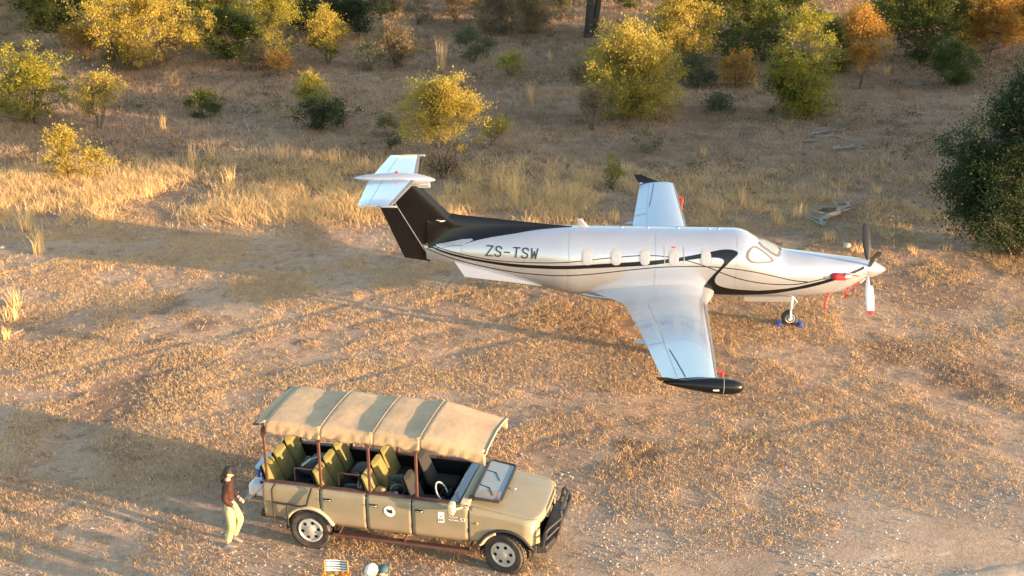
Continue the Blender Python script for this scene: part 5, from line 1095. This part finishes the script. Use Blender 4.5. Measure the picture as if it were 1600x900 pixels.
def person(label, pos, rz, h, J, top, legs, shoe, hair, hat=None, hairlen=.0, glasses=False, gear=None):
    """J: joints in metres for a 1.70 m figure, x forward, y left, z up"""
    e = empty('person', pos, rz, label, 'person'); e.scale = (h/1.7,)*3; S = MT['skin']
    P = lambda k, r: (*J[k], r)
    neck, chest, waist, hip = J['neck'], J['chest'], J['waist'], J['hip']; hd = J['head']
    body = [[(*hip, (.13, .10)), (*waist, (.115, .085)), (*chest, (.14, .10)), (*lerp(chest, neck, .7), (.09, .07)), (*neck, .05), (*lerp(neck, hd, .45), .058)]]
    for s in 'lr':
        body += [[(*chest, (.14, .10)), P('sh'+s, .055), P('el'+s, .040), P('wr'+s, .026)], [(*hip, (.13, .10)), P('hp'+s, .085), P('kn'+s, .058), P('an'+s, .036)]]
    b = skinned('body', body, S, e)
    # head: shaped mesh with face
    bm = bmesh.new(); bmesh.ops.create_uvsphere(bm, u_segments=20, v_segments=14, radius=1); f_ = J.get('face', 0)
    for v in bm.verts:
        x, y, z = v.co; jaw = 1-.25*max(0, -z)*(1 if x > -.2 else .6); nose = .20*math.exp(-((z+.12)/.14)**2-(y/.16)**2) if x > .5 else 0; brow = .04*math.exp(-((z-.2)/.1)**2) if x > .5 else 0; eye = -.06*math.exp(-((z-.06)/.08)**2-((abs(y)-.36)/.14)**2) if x > .4 else 0
        mouth = .05*math.exp(-((z+.48)/.07)**2-(y/.25)**2) if x > .4 else 0; ear = .16*math.exp(-((z-.0)/.16)**2-((x+.05)/.12)**2) if abs(y) > .75 else 0
        v.co = Vector(((x*(.097*jaw)+(nose+brow+eye+mouth)*.1), y*(.074*jaw)*(1+ear), z*.118))
    me = bpy.data.meshes.new('head'); bm.to_mesh(me); bm.free(); ho = finish(me, 'head', S, b, 80); ho.location = hd; ho.rotation_euler = (0, R(J.get('nod', 0)), R(J.get('turn', 0)))
    for s in (-1, 1):
        MB().lathe([(0, .012), (.004, .008)], (.088, s*.030, .008), (1, 0, 0), 10).build('eye', MT['ink'], ho)
    # hair: shell over the skull
    V = []; nu, nv = 20, 9
    for i in range(nv):
        for j in range(nu):
            a = 2*math.pi*j/nu; lim = 1.75 if math.cos(a) < .2 else 1.05; ph = lim*i/(nv-1); V.append((math.cos(a)*math.sin(ph)*.102-.004, math.sin(a)*math.sin(ph)*.080, math.cos(ph)*.123+.003 - (hairlen if (math.cos(a) < .1 and i == nv-1) else 0)))
    MB().add(V, [(i*nu+j, i*nu+(j+1) % nu, (i+1)*nu+(j+1) % nu, (i+1)*nu+j) for i in range(nv-1) for j in range(nu)]).build('hair', hair, ho, smooth=80)
    if hairlen: MB().tube([(-.07, 0, -.0), (-.11, 0, -.12), (-.10, 0, -.26)], [.05, .045, .015], 10).build('ponytail', hair, ho)
    if hat is not None:
        MB().lathe([(.03, .105), (.06, .10), (.095, .08), (.118, .05), (.128, .004)], (-.005, 0, .02), (0, 0, 1), 22).build('cap', hat, ho); MB().ngon([(.07, -.075, .045), (.13, -.06, .04), (.175, 0, .03), (.13, .06, .04), (.07, .075, .045)], (0, 0, .012)).build('cap_peak', hat, ho)
    if glasses:
        MB().box((.075, -.035, .10), (.05, .055, .04)).box((.075, .035, .10), (.05, .055, .04)).box((.085, 0, .105), (.02, .03, .01)).build('sunglasses', MT['ink'], ho, bevel=.01)
    # hands with five fingers
    for s in 'lr':
        sg = 1 if s == 'l' else -1; w_ = Vector(J['wr'+s]); fd = (w_-Vector(J['el'+s])).normalized(); side = Vector((0, 0, 1)).cross(fd)
        if side.length < .1: side = Vector((0, 1, 0))
        side.normalize(); nrm = fd.cross(side).normalized(); palm = w_+fd*.075
        ch = [[(*w_, .024), (*(w_+fd*.03), (.03, .02)), (*palm, (.036, .016))]]
        o = skinned('hand', ch, S, b, 1)
        for k, (of, ln) in enumerate(((-.027, .062), (-.009, .075), (.010, .070), (.027, .055))):
            p0 = palm+side*of+fd*.0; p1 = p0+fd*ln*.45-nrm*.006; p2 = p1+(fd*.8-nrm*.6)*ln*.35; p3 = p2+(fd*.5-nrm*.85)*ln*.25
            skinned('finger', [[(*p0, .010), (*p1, .0095), (*p2, .0085), (*p3, .0075)]], S, o, 1)
        t0 = w_+fd*.025+side*sg*-.026; skinned('thumb', [[(*t0, .011), (*(t0-side*sg*.022+fd*.025), .010), (*(t0-side*sg*.026+fd*.052-nrm*.01), .008)]], S, o, 1)
    # clothes
    tp = [[(*lerp(hip, waist, .15), (.155, .125)), (*waist, (.142, .112)), (*chest, (.165, .125)), (*lerp(chest, neck, .72), (.105, .085)), (*lerp(neck, chest, .05), .064)]]
    for s in 'lr': tp += [[(*chest, (.165, .125)), P('sh'+s, .082), (*lerp(J['sh'+s], J['el'+s], .5), .072), P('el'+s, .066), (*lerp(J['el'+s], J['wr'+s], .92), .048)]]
    skinned('jacket', tp, top, b)
    lg = [[(*lerp(hip, waist, .35), (.138, .108)), (*hip, (.152, .120))]]
    for s in 'lr': lg += [[(*hip, (.152, .120)), P('hp'+s, .112), (*lerp(J['hp'+s], J['kn'+s], .5), .100), P('kn'+s, .088), (*lerp(J['kn'+s], J['an'+s], .5), .074), (*lerp(J['kn'+s], J['an'+s], .93), .070)]]
    skinned('trousers', lg, legs, b)
    for s in 'lr':
        an = J['an'+s]; sh = MB(); ss = []
        for x, hw, hh_ in ((-.075, .028, .05), (-.05, .038, .075), (.02, .042, .085), (.09, .045, .06), (.15, .043, .045), (.185, .025, .03)):
            ss.append([(x, hw*math.copysign(abs(math.cos(t))**.7, math.cos(t)), hh_/2*(1+math.sin(t))) for t in np.linspace(0, 2*math.pi, 12, endpoint=False)])
        o = sh.loft(ss).build('shoe', shoe, b, smooth=60); o.location = (an[0], an[1], an[2]-.085); o.rotation_euler = (0, R(J.get('ft'+s, 0)), 0)
    return e
JW = dict(hip=(0, 0, .93), waist=(-.01, 0, 1.10), chest=(.0, 0, 1.30), neck=(.01, 0, 1.46), head=(.04, 0, 1.585), nod=14, turn=-12,
 shl=(0, .165, 1.39), ell=(-.02, .21, 1.12), wrl=(.17, .12, .98), shr=(0, -.165, 1.39), elr=(-.05, -.21, 1.12), wrr=(.10, -.15, .93),
 hpl=(0, .09, .88), knl=(.16, .09, .51), anl=(.0, .09, .13), hpr=(0, -.09, .88), knr=(.02, -.10, .48), anr=(-.10, -.10, .085), ftl=22, ftr=0)
pw = G(365, 850); pw[2] = float(hz(pw[0], pw[1]))+.0
HAIR = M('dark_hair', (.03, .02, .015), .5); GREY = M('white_hair', (.62, .6, .57), .6)
MT['jacket'] = M('brown_jacket', (.038, .011, .007), .8, bump=.5, bscale=18); MT['chino'] = M('khaki_trousers', (.46, .40, .20), .85, bump=.4, bscale=16); MT['shoe'] = M('grey_shoe', (.16, .16, .17), .6); MT['cap'] = M('black_cap', (.015, .015, .015), .7)
person('person in dark brown jacket, khaki trousers and black cap walking behind the vehicle', pw, R(4), 1.66, JW, MT['jacket'], MT['chino'], MT['shoe'], HAIR, MT['cap'], .05, True)
JS = dict(JW, anl=(0, .10, .085), knl=(.02, .1, .48), anr=(0, -.10, .085), knr=(.02, -.1, .48), ftl=0, ftr=0, head=(.03, 0, 1.60), nod=8, turn=0, ell=(-.02, .225, 1.13), elr=(-.02, -.225, 1.13), wrl=(.06, .23, .90), wrr=(.06, -.23, .90))
MT['cream'] = M('cream_shirt', (.55, .5, .42), .85, bump=.3); MT['tealcap'] = M('dark_teal_cap', (.02, .07, .10), .7); MT['navy'] = M('navy_jacket', (.03, .045, .08), .85, bump=.3)
p1 = G(577, 884, 1.84); person('white-haired person cut off by the bottom edge of the picture', (p1[0], p1[1], 0), R(25), 1.84, JS, MT['cream'], MT['chino'], MT['shoe'], GREY)
p2 = G(598, 886, 1.55); person('person in dark teal cap cut off by the bottom edge of the picture', (p2[0]+.03, p2[1]+.02, 0), R(205), 1.54, JS, MT['navy'], MT['navy'], MT['shoe'], HAIR, MT['tealcap'])
# folding camp chair with striped back, seen from behind and above
pc = G(524, 878, .88); ch = empty('camp_chair', (pc[0], pc[1], 0), R(-90-4), 'folding camp chair with blue and white striped back at the bottom edge', 'chair')
MT['chwhite'] = M('white_canvas', (.75, .74, .70), .85); MT['chblue'] = M('blue_stripe_canvas', (.03, .14, .24), .85); MT['wood'] = M('orange_wood', (.45, .18, .04), .55)
for k in range(9):
    z0, z1 = .66+.0245*k, .66+.0245*(k+1); V = []
    for z in (z0, z1):
        for j in range(9): y = -.20+.40*j/8; V.append((-.02-.045*math.cos(y/.2*math.pi/2), y, z+.02*(y/.2)**2))
    MB().add(V, [(j, j+1, 10+j, 9+j) for j in range(8)]).build('back_stripe', MT['chblue'] if k % 2 else MT['chwhite'], ch, smooth=60, solid=.004)
MB().box((.22, 0, .44), (.40, .42, .02)).build('seat', MT['chblue'], ch, bevel=.006)
for s in (-1, 1):
    MB().tube([(-.02, s*.205, .90), (-.02, s*.205, .42)], .016, 8).build('back_post', MT['wood'], ch); MB().box((.20, s*.235, .64), (.46, .05, .022)).build('armrest', MT['wood'], ch, bevel=.006)
    MB().tube([(.40, s*.235, .63), (.40, s*.225, .42)], .014, 8).build('arm_post', MT['wood'], ch); MB().tube([(.44, s*.22, .02), (-.03, s*.22, .02)], .014, 8).build('foot_rail', MT['wood'], ch)
    MB().tube([(.40, s*.21, .02), (.0, -s*.21, .43)], .013, 8).build('leg', MT['wood'], ch); MB().tube([(.03, s*.19, .02), (.40, -s*.19, .43)], .013, 8).build('leg', MT['wood'], ch)
bl = G(510, 896, .5); MT['orangecloth'] = M('orange_cloth', (.60, .20, .02), .85, bump=.4); MT['yellowcloth'] = M('yellow_cloth', (.65, .42, .04), .85, bump=.4)
def cloth(label, u, v, z, d, mat, seed): 
    p = G(u, v, z); q = (p-TO); e = blob('jacket', label, (float(q@tf), float(q@tl), z-d[2]), d, mat, seed, 'jacket'); return e
cloth('yellow jacket folded on the striped camp chair', 514, 900, .56, (.18, .22, .10), MT['yellowcloth'], 11); cloth('orange jacket folded on the striped camp chair', 534, 899, .56, (.18, .20, .10), MT['orangecloth'], 12)
